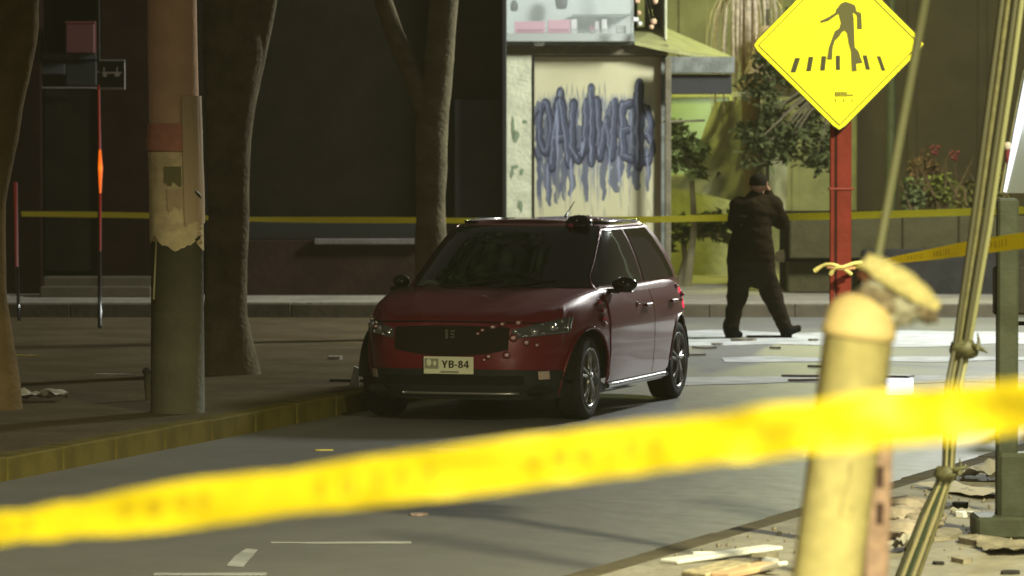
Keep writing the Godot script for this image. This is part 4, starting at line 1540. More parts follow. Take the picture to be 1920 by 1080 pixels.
func red_car(at: Vector3, yaw: float) -> void:
	var t := thing("red_car", "dark red hatchback parked at the yellow kerb facing the viewer", "car", at, yaw)
	t.scale = Vector3(1.07, 1.01, 1.06)
	# lower body shell
	var seq := []
	var N := 420
	var T := [0.0, 0.06, 0.15, 0.28, 0.42, 0.56, 0.7, 0.8, 0.88, 0.94, 0.975, 1.0]
	var rows := []
	for k in T:
		var r := PackedVector3Array()
		for i in N:
			var a := TAU * (i + 0.5) / N
			var c := sin(a)
			var q := cos(a)      # front at a = 0
			var n := 3.5 if q > 0.0 else 4.2
			var zr := signf(q) * pow(absf(q), 2.0 / n)
			var xr := signf(c) * pow(absf(c), 2.0 / n)
			var z0 := zr * (2.0 if q > 0 else 2.0)
			var y := lerpf(car_low(z0), car_top(z0), k)
			var kk := 1.0 - 0.02 * pow(maxf(0.0, (k - 0.86) / 0.14), 2.0)
			var z := zr * (car_lf(y) if q > 0 else car_lr(y)) * lerpf(1.0, kk, 0.5)
			y = lerpf(car_low(z), car_top(z), k)
			r.append(Vector3(xr * car_w(y) * kk, y, z))
		rows.append(r)
	var b := MB.new()
	b.grid(rows, true, false)
	# hood and deck: strips across between mirrored rim points
	var rim: PackedVector3Array = rows[-1]
	var deck := []
	for i in N / 2:
		var p := rim[i]
		var m := rim[N - 1 - i]
		var r := PackedVector3Array()
		for j in 25:
			var u := lerpf(1.0, -1.0, j / 24.0)
			var dome := 0.035 * (1.0 - pow(absf(u), 2.6)) * clampf(absf(p.x) / 0.5, 0.0, 1.0)
			var ridge := 0.008 * exp(-pow((absf(u) - 0.62) / 0.06, 2.0)) * clampf(absf(p.x) / 0.6 - 0.2, 0.0, 1.0)
			r.append(Vector3(lerpf(m.x, p.x, (u + 1) / 2), p.y + dome + ridge, lerpf(m.z, p.z, (u + 1) / 2)))
		deck.append(r)
	b.grid(deck, false, true)
	part(t, "body_shell", b, M.car_paint)
	# greenhouse shell
	b = MB.new()
	rows = []
	for i in 26:
		var k := i / 25.0
		var g := gh(k)
		var r := PackedVector3Array()
		var zc: float = (g[2] + g[3]) / 2
		var hf: float = (g[2] - g[3]) / 2
		for j in 160:
			var a := TAU * (j + 0.5) / 160
			r.append(Vector3(signf(sin(a)) * pow(absf(sin(a)), 2 / 4.5) * g[4], g[1], zc + signf(cos(a)) * pow(absf(cos(a)), 2 / 4.5) * hf))
		rows.append(r)
	b.grid(rows, true, false)
	rim = rows[-1]
	deck = []
	for i in 80:
		var p := rim[i]
		var m := rim[159 - i]
		var r := PackedVector3Array()
		for j in 13:
			var u := lerpf(1.0, -1.0, j / 12.0)
			r.append(Vector3(lerpf(m.x, p.x, (u + 1) / 2), p.y + 0.022 * (1.0 - u * u) * clampf(absf(p.x) / 0.4, 0, 1), p.z))
		deck.append(r)
	b.grid(deck, false, true)
	part(t, "cabin_shell", b, M.car_paint)
	# windscreen
	rows = []
	for i in 15:
		var v := lerpf(0.1, 0.93, i / 14.0)
		var r := PackedVector3Array()
		for j in 31:
			r.append(gh_front(lerpf(-0.925, 0.925, j / 30.0), v, 0.006))
		rows.append(r)
	part(t, "windscreen", patch(rows, Vector3(0, -0.6, -0.8)), M.car_glass)
	# side windows
	for s: float in [-1.0, 1.0]:
		for w in [[0.86, 0.34, -0.32, -0.32], [-0.38, -0.38, -1.35, -1.02]]:
			rows = []
			for i in 11:
				var k := i / 10.0
				var v := lerpf(0.12, 0.86, k)
				var g := gh(v)
				var r := PackedVector3Array()
				for j in 17:
					var zf: float = lerpf(w[0], w[1], k)
					if w[0] > 0:
						zf = minf(g[2] - 0.24, 0.72)
					var z := lerpf(zf, lerpf(w[2], w[3], k), j / 16.0)
					r.append(gh_side(z, v, s, 0.005))
				rows.append(r)
			part(t, "side_window", patch(rows, Vector3(-s, -0.2, 0)), M.car_glass)
		# window rim line, magenta edge highlight put into its colour
		b = MB.new()
		var pts := PackedVector3Array()
		for i in 12:
			var v := lerpf(0.06, 0.9, i / 11.0)
			pts.append(gh_side(minf(gh(v)[2] - 0.2, 0.76), v, s, 0.006))
		for i in 10:
			pts.append(gh_side(lerpf(gh(0.9)[2] - 0.2, -1.0, (i + 1) / 10.0), 0.905, s, 0.008))
		b.tube(pts, PackedFloat32Array([0.009]), 8)
		part(t, "window_highlight", b, M.trim_highlight)
		# roof rail
		b = MB.new()
		pts = PackedVector3Array()
		for i in 13:
			pts.append(gh_side(lerpf(0.1, -1.2, i / 12.0), 0.975, s, 0.012 + 0.022 * sin(PI * i / 12.0)))
		b.tube(pts, PackedFloat32Array([0.013]), 8)
		part(t, "roof_rail", b, M.black_gloss)
		# doors
		var zf := func(y: float) -> float: return 0.86 - 0.05 * absf(y - 0.6)
		var zm := func(_y: float) -> float: return -0.33
		var zm2 := func(_y: float) -> float: return -0.345
		var zr := func(y: float) -> float:
			var d := y - 0.31
			var edge := ARCH_R + sqrt(maxf(0.0, 0.41 * 0.41 - d * d))
			return maxf(edge, -1.24) if y < 0.70 else lerpf(-1.13, -1.2, (y - 0.7) / 0.23)
		for dd in [[zf, zm, "front"], [zm2, zr, "rear"]]:
			var door := part(t, "door", side_patch(s, dd[0], dd[1], 0.27, 0.915, 0.007), M.car_paint)
			b = MB.new()
			var hz := -0.13 if dd[2] == "front" else -0.93
			var hp := side_pt(hz, 0.80, s, 0.03)
			b.box(hp, Vector3(0.022, 0.028, 0.17), 0.008)
			b.box(side_pt(hz + 0.06, 0.80, s, 0.014), Vector3(0.03, 0.02, 0.02), 0.004)
			b.box(side_pt(hz - 0.06, 0.80, s, 0.014), Vector3(0.03, 0.02, 0.02), 0.004)
			part(door, "handle", b, M.car_paint)
		# sill strip with a pale highlight
		b = MB.new()
		pts = PackedVector3Array()
		for i in 15:
			pts.append(side_pt(lerpf(0.84, -0.84, i / 14.0), 0.225, s, 0.008))
		b.tube(pts, PackedFloat32Array([0.022]), 8)
		part(t, "sill_trim", b, M.steel)
		# mirror
		var mb := part(t, "mirror", mirror(s), M.black_gloss)
		b = MB.new()
		b.box(Vector3(s * (0.89 if s > 0 else 0.82), 0.93, 0.66 if s > 0 else 0.6), Vector3(0.12, 0.012, 0.06), 0.005)
		part(mb, "mirror_highlight", b, M.chrome)  # chrome strip added to carry the silver highlights of the mirror
		# side marker
		b = MB.new()
		b.box(side_pt(0.98, 0.80, s, 0.01), Vector3(0.02, 0.035, 0.09), 0.008)
		part(t, "side_marker", b, M.red_lens)
		# headlight
		var lo := func(x: float) -> float: return 0.625 + 0.04 * clampf((absf(x) - 0.42) / 0.36, 0, 1)
		var hi := func(x: float) -> float: return 0.69 + 0.10 * clampf((absf(x) - 0.42) / 0.36, 0, 1)
		var hl := part(t, "headlight", nose_patch(s * 0.425, s * 0.735, lo, hi, 0.006, 20, 6), M.lamp_lens)
		for q in [[0.47, 0.662, 0.022], [0.56, 0.68, 0.034], [0.655, 0.705, 0.034]]:
			b = MB.new()
			var c := nose_pt(s * q[0], q[1], 0.002)
			b.lathe(PackedVector2Array([Vector2(0.001, 0.02), Vector2(q[2] * 0.7, 0.016), Vector2(q[2], 0.004), Vector2(q[2], -0.01)]), c, Basis(Vector3.UP, s * q[0] * 0.7) * Basis(Vector3.RIGHT, PI / 2), 18)
			part(hl, "reflector", b, M.chrome)
		b = MB.new()
		pts = PackedVector3Array()
		for i in 12:
			pts.append(nose_pt(s * lerpf(0.50, 0.72, i / 11.0), lerpf(0.645, 0.668, i / 11.0), 0.012))
		for i in 5:
			pts.append(nose_pt(s * lerpf(0.722, 0.718, i / 4.0), lerpf(0.675, 0.765, i / 4.0), 0.012))
		b.tube(pts, PackedFloat32Array([0.006]), 6)
		part(hl, "light_strip", b, M.chrome)
		for q in [[0.45, 0.685], [0.515, 0.65], [0.60, 0.73], [0.61, 0.665], [0.69, 0.745], [0.71, 0.70]]:
			b = MB.new()
			b.lump(nose_pt(s * q[0], q[1], 0.012), Vector3(0.013, 0.011, 0.01), noise(1, 0.1), 0.0, 1.0, 14)
			part(hl, "glint_bead", b, M.chrome)  # chrome beads added to catch lamp glints in the headlight
		# fog lamp
		b = nose_patch(s * 0.582, s * 0.636, func(_x: float) -> float: return 0.325, func(_x: float) -> float: return 0.385, 0.02, 6, 4)
		part(t, "fog_lamp", b, M.fog_lens)
		# tail lamp wrapping the rear corner
		rows = []
		for i in 5:
			var r := PackedVector3Array()
			for j in 13:
				r.append(side_pt(lerpf(-1.5, -1.985, j / 12.0), lerpf(0.72, 0.90, i / 4.0), s, 0.008))
			rows.append(r)
		part(t, "tail_lamp", patch(rows, Vector3(-s, 0, 0.3)), M.tail_light)
		var tl := OmniLight3D.new()
		tl.name = "tail_lamp_light"
		tl.light_color = Color(1.0, 0.15, 0.3)
		tl.light_energy = 0.05
		tl.light_size = 0.06
		tl.omni_range = 6.0
		tl.omni_attenuation = 2.0
		tl.shadow_enabled = true
		t.add_child(tl, true)
		tl.position = side_pt(-1.85, 0.82, s, 0.09)
		# wheels
		for z in [ARCH_F, ARCH_R]:
			wheel(t, Vector3(s * (0.70 if z > 0 else 0.715), 0.31, z), s)
			# arch lining
			b = MB.new()
			var ar := []
			for e in 2:
				var r := PackedVector3Array()
				for i in 25:
					var a := PI * i / 24.0
					r.append(Vector3(s * (0.80 if e == 0 else 0.45), 0.31 + sin(a) * (ARCH_RAD + 0.01), z + cos(a) * (ARCH_RAD + 0.01)))
				ar.append(r)
			b.grid(ar, false, s > 0)
			part(t, "arch_lining", b, M.dark_gap)
			b = MB.new()
			pts = PackedVector3Array()
			for i in 21:
				var a := PI * (0.02 + 0.96 * i / 20.0)
				pts.append(side_pt(z + cos(a) * (ARCH_RAD + 0.006), 0.31 + sin(a) * (ARCH_RAD + 0.006), s, 0.002))
			b.tube(pts, PackedFloat32Array([0.012]), 6)
			part(t, "arch_lip", b, M.car_paint)
	# front: grille, lower bumper, intake, plate, emblem
	var gl := func(x: float) -> float: return 0.50 + 0.07 * pow(absf(x) / 0.5, 2.0)
	var gu := func(x: float) -> float: return 0.722 - 0.02 * pow(absf(x) / 0.5, 2.0)
	var gr := part(t, "grille", nose_patch(-0.41, 0.41, gl, gu, 0.007, 24, 6), M.black_matt)
	b = nose_patch(-0.80, 0.80, func(x: float) -> float: return 0.175, func(x: float) -> float: return 0.405 - 0.03 * pow(absf(x) / 0.8, 3.0), 0.009, 40, 8)
	var bp := part(t, "lower_bumper", b, M.black_plastic)
	b = nose_patch(-0.5, 0.5, func(x: float) -> float: return 0.285, func(x: float) -> float: return 0.355, 0.012, 24, 4)
	part(bp, "air_intake", b, M.dark_gap)
	b = MB.new()
	var pp := PackedVector3Array()
	for i in 15:
		pp.append(nose_pt(lerpf(-0.36, 0.46, i / 14.0), 0.222, 0.014))
	b.tube(pp, PackedFloat32Array([0.012]), 8)
	part(bp, "silver_strip", b, M.rim_grey)
	# underbody, so that the lamps do not shine through the shell
	b = MB.new()
	b.box(Vector3(0, 0.33, 0.0), Vector3(1.0, 0.24, 3.6), 0.03)
	b.box(Vector3(0, 0.24, 1.72), Vector3(1.3, 0.06, 0.3), 0.02)
	part(t, "underbody", b, M.dark_gap)
	# number plate
	var pl := MB.new()
	pl.box(Vector3.ZERO, Vector3(0.36, 0.128, 0.012), 0.004)
	var plate := part(t, "number_plate", pl, M.plate_cream, Vector3(0, 0.432, 2.056), Basis(Vector3.UP, 0.0))
	b = MB.new()
	b.box(Vector3(-0.12, 0.012, 0.007), Vector3(0.1, 0.075, 0.004), 0.001)
	part(plate, "plate_emblem", b, M.plate_grey)
	b = MB.new()
	b.lump(Vector3(-0.14, 0.02, 0.01), Vector3(0.018, 0.026, 0.002), noise(1, 0.1), 0.1)
	b.lump(Vector3(-0.098, 0.014, 0.01), Vector3(0.011, 0.018, 0.002), noise(2, 0.1), 0.1)
	part(plate, "plate_emblem_mark", b, M.plate_cream)
	b = MB.new()
	b.box(Vector3(0.01, -0.047, 0.007), Vector3(0.13, 0.014, 0.003), 0.001)
	part(plate, "plate_strip", b, M.plate_grey)
	text(plate, "plate_letters", "YB-84", 0.056, M.sign_black, Vector3(0.052, 0.008, 0.0075))
	# emblem: split upright mark
	b = MB.new()
	for q in [[-0.022, 0.66, 0.022, 0.07, 0.0], [0.020, 0.682, 0.034, 0.016, 0.15], [0.02, 0.66, 0.03, 0.016, -0.2], [0.022, 0.638, 0.034, 0.016, 0.15]]:
		b.box(nose_pt(q[0], q[1], 0.016), Vector3(q[2], q[3], 0.012), 0.003, Basis(Vector3.BACK, q[4]))
	part(gr, "emblem", b, M.emblem)
	# wipers
	for q in [[-0.45, 0.1], [0.05, 0.6]]:
		b = MB.new()
		b.tube(PackedVector3Array([gh_front(q[0], 0.06, 0.03), gh_front(lerpf(q[0], q[1], 0.5), 0.13, 0.02), gh_front(q[1], 0.17, 0.014)]), PackedFloat32Array([0.012, 0.008, 0.006]), 6)
		part(t, "wiper", b, M.black)
	# aerial and roof fin
	b = MB.new()
	b.tube(PackedVector3Array([Vector3(0.0, 1.455, -0.95), Vector3(0, 1.5, -1.02), Vector3(0, 1.58, -1.2)]), PackedFloat32Array([0.018, 0.006, 0.003]), 8)
	part(t, "aerial", b, M.black)
	# impact marks, reflected glints coloured in as chips, on nose, lamp, wing and door
	var marks := []
	for q in [[0.28, 0.50, 0.02], [0.25, 0.475, 0.014], [0.40, 0.51, 0.026], [0.36, 0.735, 0.02], [0.30, 0.715, 0.022], [0.46, 0.745, 0.024], [0.52, 0.60, 0.024], [0.44, 0.635, 0.028], [0.23, 0.69, 0.016], [0.58, 0.58, 0.016], [0.20, 0.665, 0.014], [-0.60, 0.70, 0.018], [-0.56, 0.69, 0.014]]:
		marks.append([nose_pt(q[0], q[1], 0.008), q[2], Basis(Vector3.UP, q[0] * 0.5) * Basis(Vector3.RIGHT, PI / 2), 0])
	for q in [[1.02, 0.86, 0.03, 1], [1.02, 0.74, 0.034, 1], [1.0, 0.70, 0.02, 0], [0.12, 0.81, 0.022, 0], [-1.30, 0.9, 0.024, 0], [-1.42, 0.83, 0.03, 1], [-1.36, 0.79, 0.016, 0]]:
		marks.append([side_pt(q[0], q[1], 1.0, 0.01), q[2], Basis(Vector3.BACK, -PI / 2), q[3]])
	for q in marks:
		b = MB.new()
		var r: float = q[1]
		b.lathe(PackedVector2Array([Vector2(r * 1.15, -0.004), Vector2(r * 1.05, 0.001), Vector2(r * 0.7, 0.002), Vector2(0.001, -0.002)]), q[0], q[2], 14)
		var mk := part(t, "impact_mark", b, M.chip_red)
		b = MB.new()
		b.lump(q[0] + q[2] * Vector3(0, 0.003, 0), Vector3(r * 0.62, r * 0.5, r * 0.55), noise(int(r * 1000.0), 0.12), 0.5, 3.0, 12)
		part(mk, "glint_chip", b, M.glint_pink if q[3] == 1 else M.glint_pale)
	# broken trim at the right front roof corner, highlights coloured in as chips
	var rc := gh_side(0.12, 0.95, 1.0, 0.0)
	b = MB.new()
	b.lump(rc + Vector3(-0.03, 0.015, 0.05), Vector3(0.10, 0.06, 0.09), noise(31, 0.1), 0.5, 2.0, 18)
	var bt := part(t, "broken_roof_trim", b, M.black_gloss)
	for q in [[Vector3(-0.07, 0.0, 0.14), 0.022, "glint_pink"], [Vector3(-0.11, -0.03, 0.13), 0.015, "glint_pale"], [Vector3(0.03, 0.06, 0.04), 0.026, "glint_pale"], [Vector3(0.05, 0.04, -0.12), 0.022, "glint_pale"], [Vector3(0.05, 0.035, -0.24), 0.018, "glint_pale"]]:
		b = MB.new()
		b.lump(rc + q[0], Vector3(q[1], q[1] * 0.7, q[1] * 1.3), noise(7, 0.1), 0.4, 2.0, 12)
		part(bt, "glint_chip", b, M[q[2]])
	# panel gap of the hood
	b = MB.new()
	pp = PackedVector3Array()
	for i in 25:
		var x := lerpf(-0.72, 0.72, i / 24.0)
		pp.append(nose_pt(x, 0.752 - 0.02 * pow(absf(x) / 0.72, 2.0), 0.001))
	b.tube(pp, PackedFloat32Array([0.005]), 6)
	part(t, "hood_gap", b, M.dark_gap)


func mirror(s: float) -> MB:
	var b := MB.new()
	var fold := 0.0 if s > 0 else 0.075
	b.lump(Vector3(s * (0.89 - fold), 0.985, 0.66 - fold), Vector3(0.095 - fold * 0.4, 0.058, 0.07), noise(6, 0.05), 0.03, 1.0, 20)
	b.box(Vector3(s * 0.80, 0.935, 0.67), Vector3(0.14, 0.035, 0.06), 0.012)
	return b


func wheel(t: Node3D, at: Vector3, s: float) -> void:
	var w := Node3D.new()
	w.name = "wheel"
	t.add_child(w, true)
	w.position = at
	var ax := Basis(Vector3.BACK, -s * PI / 2)    # lathe axis to the outer side
	var b := MB.new()
	b.lathe(PackedVector2Array([Vector2(0.2, -0.1), Vector2(0.27, -0.1), Vector2(0.305, -0.085), Vector2(0.31, -0.05), Vector2(0.31, 0.05), Vector2(0.305, 0.085), Vector2(0.275, 0.1), Vector2(0.222, 0.098), Vector2(0.21, 0.08)]), Vector3.ZERO, ax, 48)
	part(w, "tyre", b, M.tyre)
	b = MB.new()
	b.lathe(PackedVector2Array([Vector2(0.224, 0.097), Vector2(0.218, 0.104), Vector2(0.205, 0.09), Vector2(0.2, 0.0), Vector2(0.001, -0.02)]), Vector3.ZERO, ax, 48)
	for k in 10:
		var a := TAU * (k / 2) / 5.0 + (0.16 if k % 2 else -0.16)
		var d := Vector3(0, cos(a), sin(a))
		b.tube(PackedVector3Array([Vector3(s * 0.085, 0, 0) + d * 0.03, Vector3(s * 0.088, 0, 0) + d * 0.12, Vector3(s * 0.08, 0, 0) + d * 0.21]), PackedFloat32Array([0.02, 0.014, 0.016]), 8)
	b.lathe(PackedVector2Array([Vector2(0.05, 0.085), Vector2(0.045, 0.1), Vector2(0.001, 0.104)]), Vector3.ZERO, ax, 20)
	part(w, "rim", b, M.rim_grey)
	b = MB.new()
	b.lathe(PackedVector2Array([Vector2(0.13, 0.02), Vector2(0.13, 0.03), Vector2(0.001, 0.032)]), Vector3.ZERO, ax, 24)
	part(w, "brake_disc", b, M.steel)


# ------------------------------------------------------------------ person
# bones: [a, b, ra, rb, flatten z]; meshed as surface nets of an exponential union
func sdf_mesh(b: MB, bones: Array, cell: float, k: float, paint: Callable, folds := 0.0) -> void:
	var lo := Vector3.INF
	var hi := -Vector3.INF
	for q in bones:
		var r: float = maxf(q[2], q[3]) + cell * 3.0
		lo = lo.min(q[0].min(q[1]) - Vector3.ONE * r)
		hi = hi.max(q[0].max(q[1]) + Vector3.ONE * r)
	var n := Vector3i(((hi - lo) / cell).ceil()) + Vector3i.ONE
	var sx := 1
	var sy := n.x
	var sz := n.x * n.y
	var acc := PackedFloat32Array()
	acc.resize(n.x * n.y * n.z)
	for q in bones:
		var A: Vector3 = q[0]
		var B: Vector3 = q[1]
		var ra: float = q[2]
		var rb: float = q[3]
		var r := maxf(ra, rb) + 4.5 / k
		var l0 := Vector3i(((A.min(B) - Vector3.ONE * r - lo) / cell).floor()).max(Vector3i.ZERO)
		var h0 := Vector3i(((A.max(B) + Vector3.ONE * r - lo) / cell).ceil()).min(n - Vector3i.ONE)
		var ab := B - A
		var il := 1.0 / maxf(ab.length_squared(), 1e-9)
		for z in range(l0.z, h0.z + 1):
			for y in range(l0.y, h0.y + 1):
				var at := z * sz + y * sy
				var p := lo + Vector3(l0.x, y, z) * cell - A
				for x in range(l0.x, h0.x + 1):
					var h := clampf(p.dot(ab) * il, 0.0, 1.0)
					var d := (p - ab * h).length() - lerpf(ra, rb, h)
					if d * k < 8.0:
						acc[at + x] += exp(-k * d)
					p.x += cell
	if folds > 0.0:
		var nz := noise(12, 0.05, 3)
		for z in n.z:
			for y in n.y:
				for x in n.x:
					var i := z * sz + y * sy + x
					if acc[i] > 0.3 and acc[i] < 4.0:
						var p := lo + Vector3(x, y, z) * cell
						acc[i] *= exp(k * folds * nz.get_noise_3d(p.x * 130.0 + p.y * 60.0, p.y * 170.0, p.z * 130.0))
	# field > 1 inside
	var vid := {}
	var vp := []
	var off := [0, sx, sy, sx + sy, sz, sx + sz, sy + sz, sx + sy + sz]
	var cor := [Vector3(0, 0, 0), Vector3(1, 0, 0), Vector3(0, 1, 0), Vector3(1, 1, 0), Vector3(0, 0, 1), Vector3(1, 0, 1), Vector3(0, 1, 1), Vector3(1, 1, 1)]
	var edges := [[0, 1], [2, 3], [4, 5], [6, 7], [0, 2], [1, 3], [4, 6], [5, 7], [0, 4], [1, 5], [2, 6], [3, 7]]
	for z in n.z - 1:
		for y in n.y - 1:
			var base := z * sz + y * sy
			for x in n.x - 1:
				var i := base + x
				var a0: bool = acc[i] > 1.0
				var same := true
				for o in range(1, 8):
					if (acc[i + off[o]] > 1.0) != a0:
						same = false
						break
				if same:
					continue
				var c := Vector3.ZERO
				var m := 0
				for e in edges:
					var u: float = acc[i + off[e[0]]]
					var w: float = acc[i + off[e[1]]]
					if (u > 1.0) != (w > 1.0):
						var fu := log(maxf(u, 1e-4))
						var fw := log(maxf(w, 1e-4))
						c += cor[e[0]].lerp(cor[e[1]], fu / (fu - fw))
						m += 1
				vid[i] = vp.size()
				vp.append(lo + (Vector3(x, y, z) + c / m) * cell)
	for i in vid:
		var p0: Vector3 = vp[vid[i]]
		for ax in 3:
			var d0: int = [sx, sy, sz][ax]
			var d1: int = [sy, sz, sx][ax]
			var d2: int = [sz, sx, sy][ax]
			# edge from corner i along ax is shared by the cells i, i-d1, i-d2, i-d1-d2
			var u: bool = acc[i] > 1.0
			var w: bool = acc[i + d0] > 1.0
			if u == w or not (vid.has(i - d1) and vid.has(i - d2) and vid.has(i - d1 - d2)):
				continue
			var nn := Vector3.ZERO
			nn[ax] = 1.0 if u else -1.0
			var q := [p0, vp[vid[i - d1]], vp[vid[i - d1 - d2]], vp[vid[i - d2]]]
			for tr in [[0, 1, 2], [0, 2, 3]]:
				var xa: Vector3 = q[tr[0]]
				var xb: Vector3 = q[tr[1]]
				var xc: Vector3 = q[tr[2]]
				if (xb - xa).cross(xc - xa).dot(nn) > 0.0:
					var sw := xb
					xb = xc
					xc = sw
				for pt in [xa, xb, xc]:
					b.col(paint.call(pt))
					b.v(pt)


func person() -> void:
	var t := thing("person", "person in dark jacket and trousers striding right, hands raised to the face", "person", Vector3(2.60, 0.0, -44.7))
	var cloth := Color(0.014, 0.0108, 0.005)
	var trou := Color(0.019, 0.0155, 0.009)
	var skin := Color(0.30, 0.17, 0.1)
	var shoe := Color(0.011, 0.010, 0.008)
	var b := MB.new()
	var hip_l := Vector3(-0.20, 0.86, 0.02)
	var hip_r := Vector3(-0.01, 0.86, -0.02)
	var sh_l := Vector3(-0.225, 1.385, 0.0)
	var sh_r := Vector3(0.135, 1.405, -0.02)
	var wr_r := Vector3(0.095, 1.53, -0.13)
	var wr_l := Vector3(-0.07, 1.52, -0.17)
	var bones := [
		[Vector3(-0.105, 0.9, 0), Vector3(-0.085, 1.1, 0), 0.185, 0.19], [Vector3(-0.085, 1.1, 0.0), Vector3(-0.06, 1.3, 0), 0.19, 0.185],
		[Vector3(-0.16, 1.30, 0), Vector3(0.05, 1.32, -0.01), 0.12, 0.12], [sh_l, sh_r, 0.085, 0.085],
		[Vector3(-0.18, 0.66, 0.0), Vector3(-0.16, 0.95, 0), 0.13, 0.165], [Vector3(-0.02, 0.66, -0.03), Vector3(-0.03, 0.95, 0), 0.13, 0.165],
		[Vector3(-0.05, 1.38, 0), Vector3(-0.03, 1.49, -0.02), 0.09, 0.062],
		[Vector3(-0.16, 0.84, 0.0), Vector3(-0.14, 0.95, 0), 0.17, 0.17], [Vector3(-0.03, 0.84, -0.01), Vector3(-0.05, 0.95, 0), 0.17, 0.17],
		# legs
		[hip_l, Vector3(-0.235, 0.46, -0.02), 0.14, 0.10], [Vector3(-0.235, 0.46, -0.02), Vector3(-0.305, 0.14, 0.04), 0.10, 0.078],
		[hip_r, Vector3(0.125, 0.46, -0.10), 0.14, 0.10], [Vector3(0.125, 0.46, -0.10), Vector3(0.255, 0.15, -0.06), 0.10, 0.072],
		# shoes
		[Vector3(-0.31, 0.055, 0.05), Vector3(-0.21, 0.04, -0.02), 0.055, 0.038], [Vector3(-0.31, 0.11, 0.045), Vector3(-0.31, 0.05, 0.05), 0.055, 0.05],
		[Vector3(0.275, 0.065, -0.05), Vector3(0.41, 0.105, -0.1), 0.055, 0.038], [Vector3(0.265, 0.12, -0.06), Vector3(0.275, 0.06, -0.05), 0.055, 0.05],
		# arms
		[sh_l, Vector3(-0.265, 1.20, -0.10), 0.092, 0.075], [Vector3(-0.265, 1.20, -0.10), wr_l, 0.063, 0.043],
		[sh_r, Vector3(0.235, 1.215, -0.08), 0.092, 0.074], [Vector3(0.235, 1.215, -0.08), wr_r, 0.066, 0.045],
	]
	sdf_mesh(b, bones, 0.014, 55.0, func(p: Vector3) -> Color: return shoe if p.y < 0.12 and (p.x < -0.1 or p.y < 0.11) else (trou if p.y < 0.80 else cloth), 0.016)
	# head on a finer grid
	var hc := Vector3(-0.015, 1.615, -0.03)
	var fd := Vector3(0.35, -0.05, -0.93).normalized()    # looks away and to the right
	var fr := fd.cross(Vector3.UP).normalized()
	var hb := [
		[hc + Vector3(0, 0.02, 0) - fd * 0.02, hc + Vector3(0, 0.01, 0) + fd * 0.02, 0.088, 0.083], [hc + Vector3(0, -0.03, 0) + fd * 0.03, hc + Vector3(0, -0.085, 0) + fd * 0.055, 0.062, 0.036],
		[hc + fd * 0.095 + Vector3(0, 0.0, 0), hc + fd * 0.112 + Vector3(0, -0.032, 0), 0.010, 0.015], [hc + fd * 0.092 + fr * 0.02 + Vector3(0, -0.058, 0), hc + fd * 0.092 - fr * 0.02 + Vector3(0, -0.058, 0), 0.008, 0.008],
		[hc + fr * 0.086 + Vector3(0, 0.015, 0), hc + fr * 0.084 + Vector3(0, -0.025, 0), 0.016, 0.012], [hc - fr * 0.086 + Vector3(0, 0.015, 0), hc - fr * 0.084 + Vector3(0, -0.025, 0), 0.016, 0.012],
		[hc + Vector3(0, -0.06, 0), Vector3(-0.03, 1.46, -0.02), 0.055, 0.058],
		[hc + fd * 0.084 + fr * 0.033 + Vector3(0, 0.03, 0), hc + fd * 0.086 + fr * 0.012 + Vector3(0, 0.028, 0), 0.011, 0.009], [hc + fd * 0.084 - fr * 0.033 + Vector3(0, 0.03, 0), hc + fd * 0.086 - fr * 0.012 + Vector3(0, 0.028, 0), 0.011, 0.009],
	]
	sdf_mesh(b, hb, 0.006, 130.0, func(p: Vector3) -> Color:
		for s: float in [-1.0, 1.0]:
			if p.distance_to(hc + fd * 0.088 + fr * s * 0.033 + Vector3(0, 0.012, 0)) < 0.012:
				return Color(0.02, 0.015, 0.01)
		return skin)
	# hands held together at the face
	for s: float in [-1.0, 1.0]:
		var w: Vector3 = wr_r if s > 0 else wr_l
		var to := (hc + fd * 0.13 + fr * s * 0.035 + Vector3(0, -0.02, 0) - w).normalized()
		var pn := (fd * -0.6 + fr * -s * 0.5).normalized()
		var acr := to.cross(pn).normalized()
		var hn := [[w - to * 0.03, w + to * 0.02, 0.035, 0.032]]
		for k in 4:
			var o := acr * (k - 1.5) * 0.019
			hn.append([w + to * 0.015 + o * 0.7, w + to * 0.075 + o, 0.017, 0.012])
			var ln: float = [0.034, 0.042, 0.04, 0.03][k]
			var k1 := w + to * 0.08 + o * 1.05
			var k2 := k1 + (to * 0.75 + pn * 0.66).normalized() * ln
			hn.append([k1, k2, 0.0095, 0.0085])
			hn.append([k2, k2 + (to * 0.2 + pn * 0.98).normalized() * ln * 0.8, 0.0085, 0.0075])
		var th := w + to * 0.02 - acr * 0.03
		hn.append([th, th + (to * 0.7 - acr * 0.55 + pn * 0.4).normalized() * 0.036, 0.0125, 0.0105])
		hn.append([th + (to * 0.7 - acr * 0.55 + pn * 0.4).normalized() * 0.036, th + (to * 0.7 - acr * 0.55 + pn * 0.4).normalized() * 0.036 + (to * 0.9 + pn * 0.4).normalized() * 0.03, 0.0105, 0.009])
		sdf_mesh(b, hn, 0.0045, 260.0, func(_p: Vector3) -> Color: return skin)
	part(t, "body", b, M.person)
	# cap and hair over the back of the head
	var cb := MB.new()
	var rows := []
	for i in 9:
		var f := PI * 0.5 * i / 8.0
		var r := PackedVector3Array()
		for j in 28:
			var a := TAU * j / 28
			r.append(hc + Vector3(0, 0.022, 0) + fr * cos(a) * 0.098 * sin(f) + Vector3(0, 0.097 * cos(f), 0) + fd * sin(a) * 0.112 * sin(f))
		rows.append(r)
	rows.append(PackedVector3Array())
	for j in 28:
		var a := TAU * j / 28
		rows[-1].append(hc + Vector3(0, -0.02 if sin(a) < 0.2 else 0.012, 0) + fr * cos(a) * 0.097 + fd * sin(a) * 0.11)
	cb.grid(rows, true, false)
	part(t, "cap", cb, M.cap_dark)
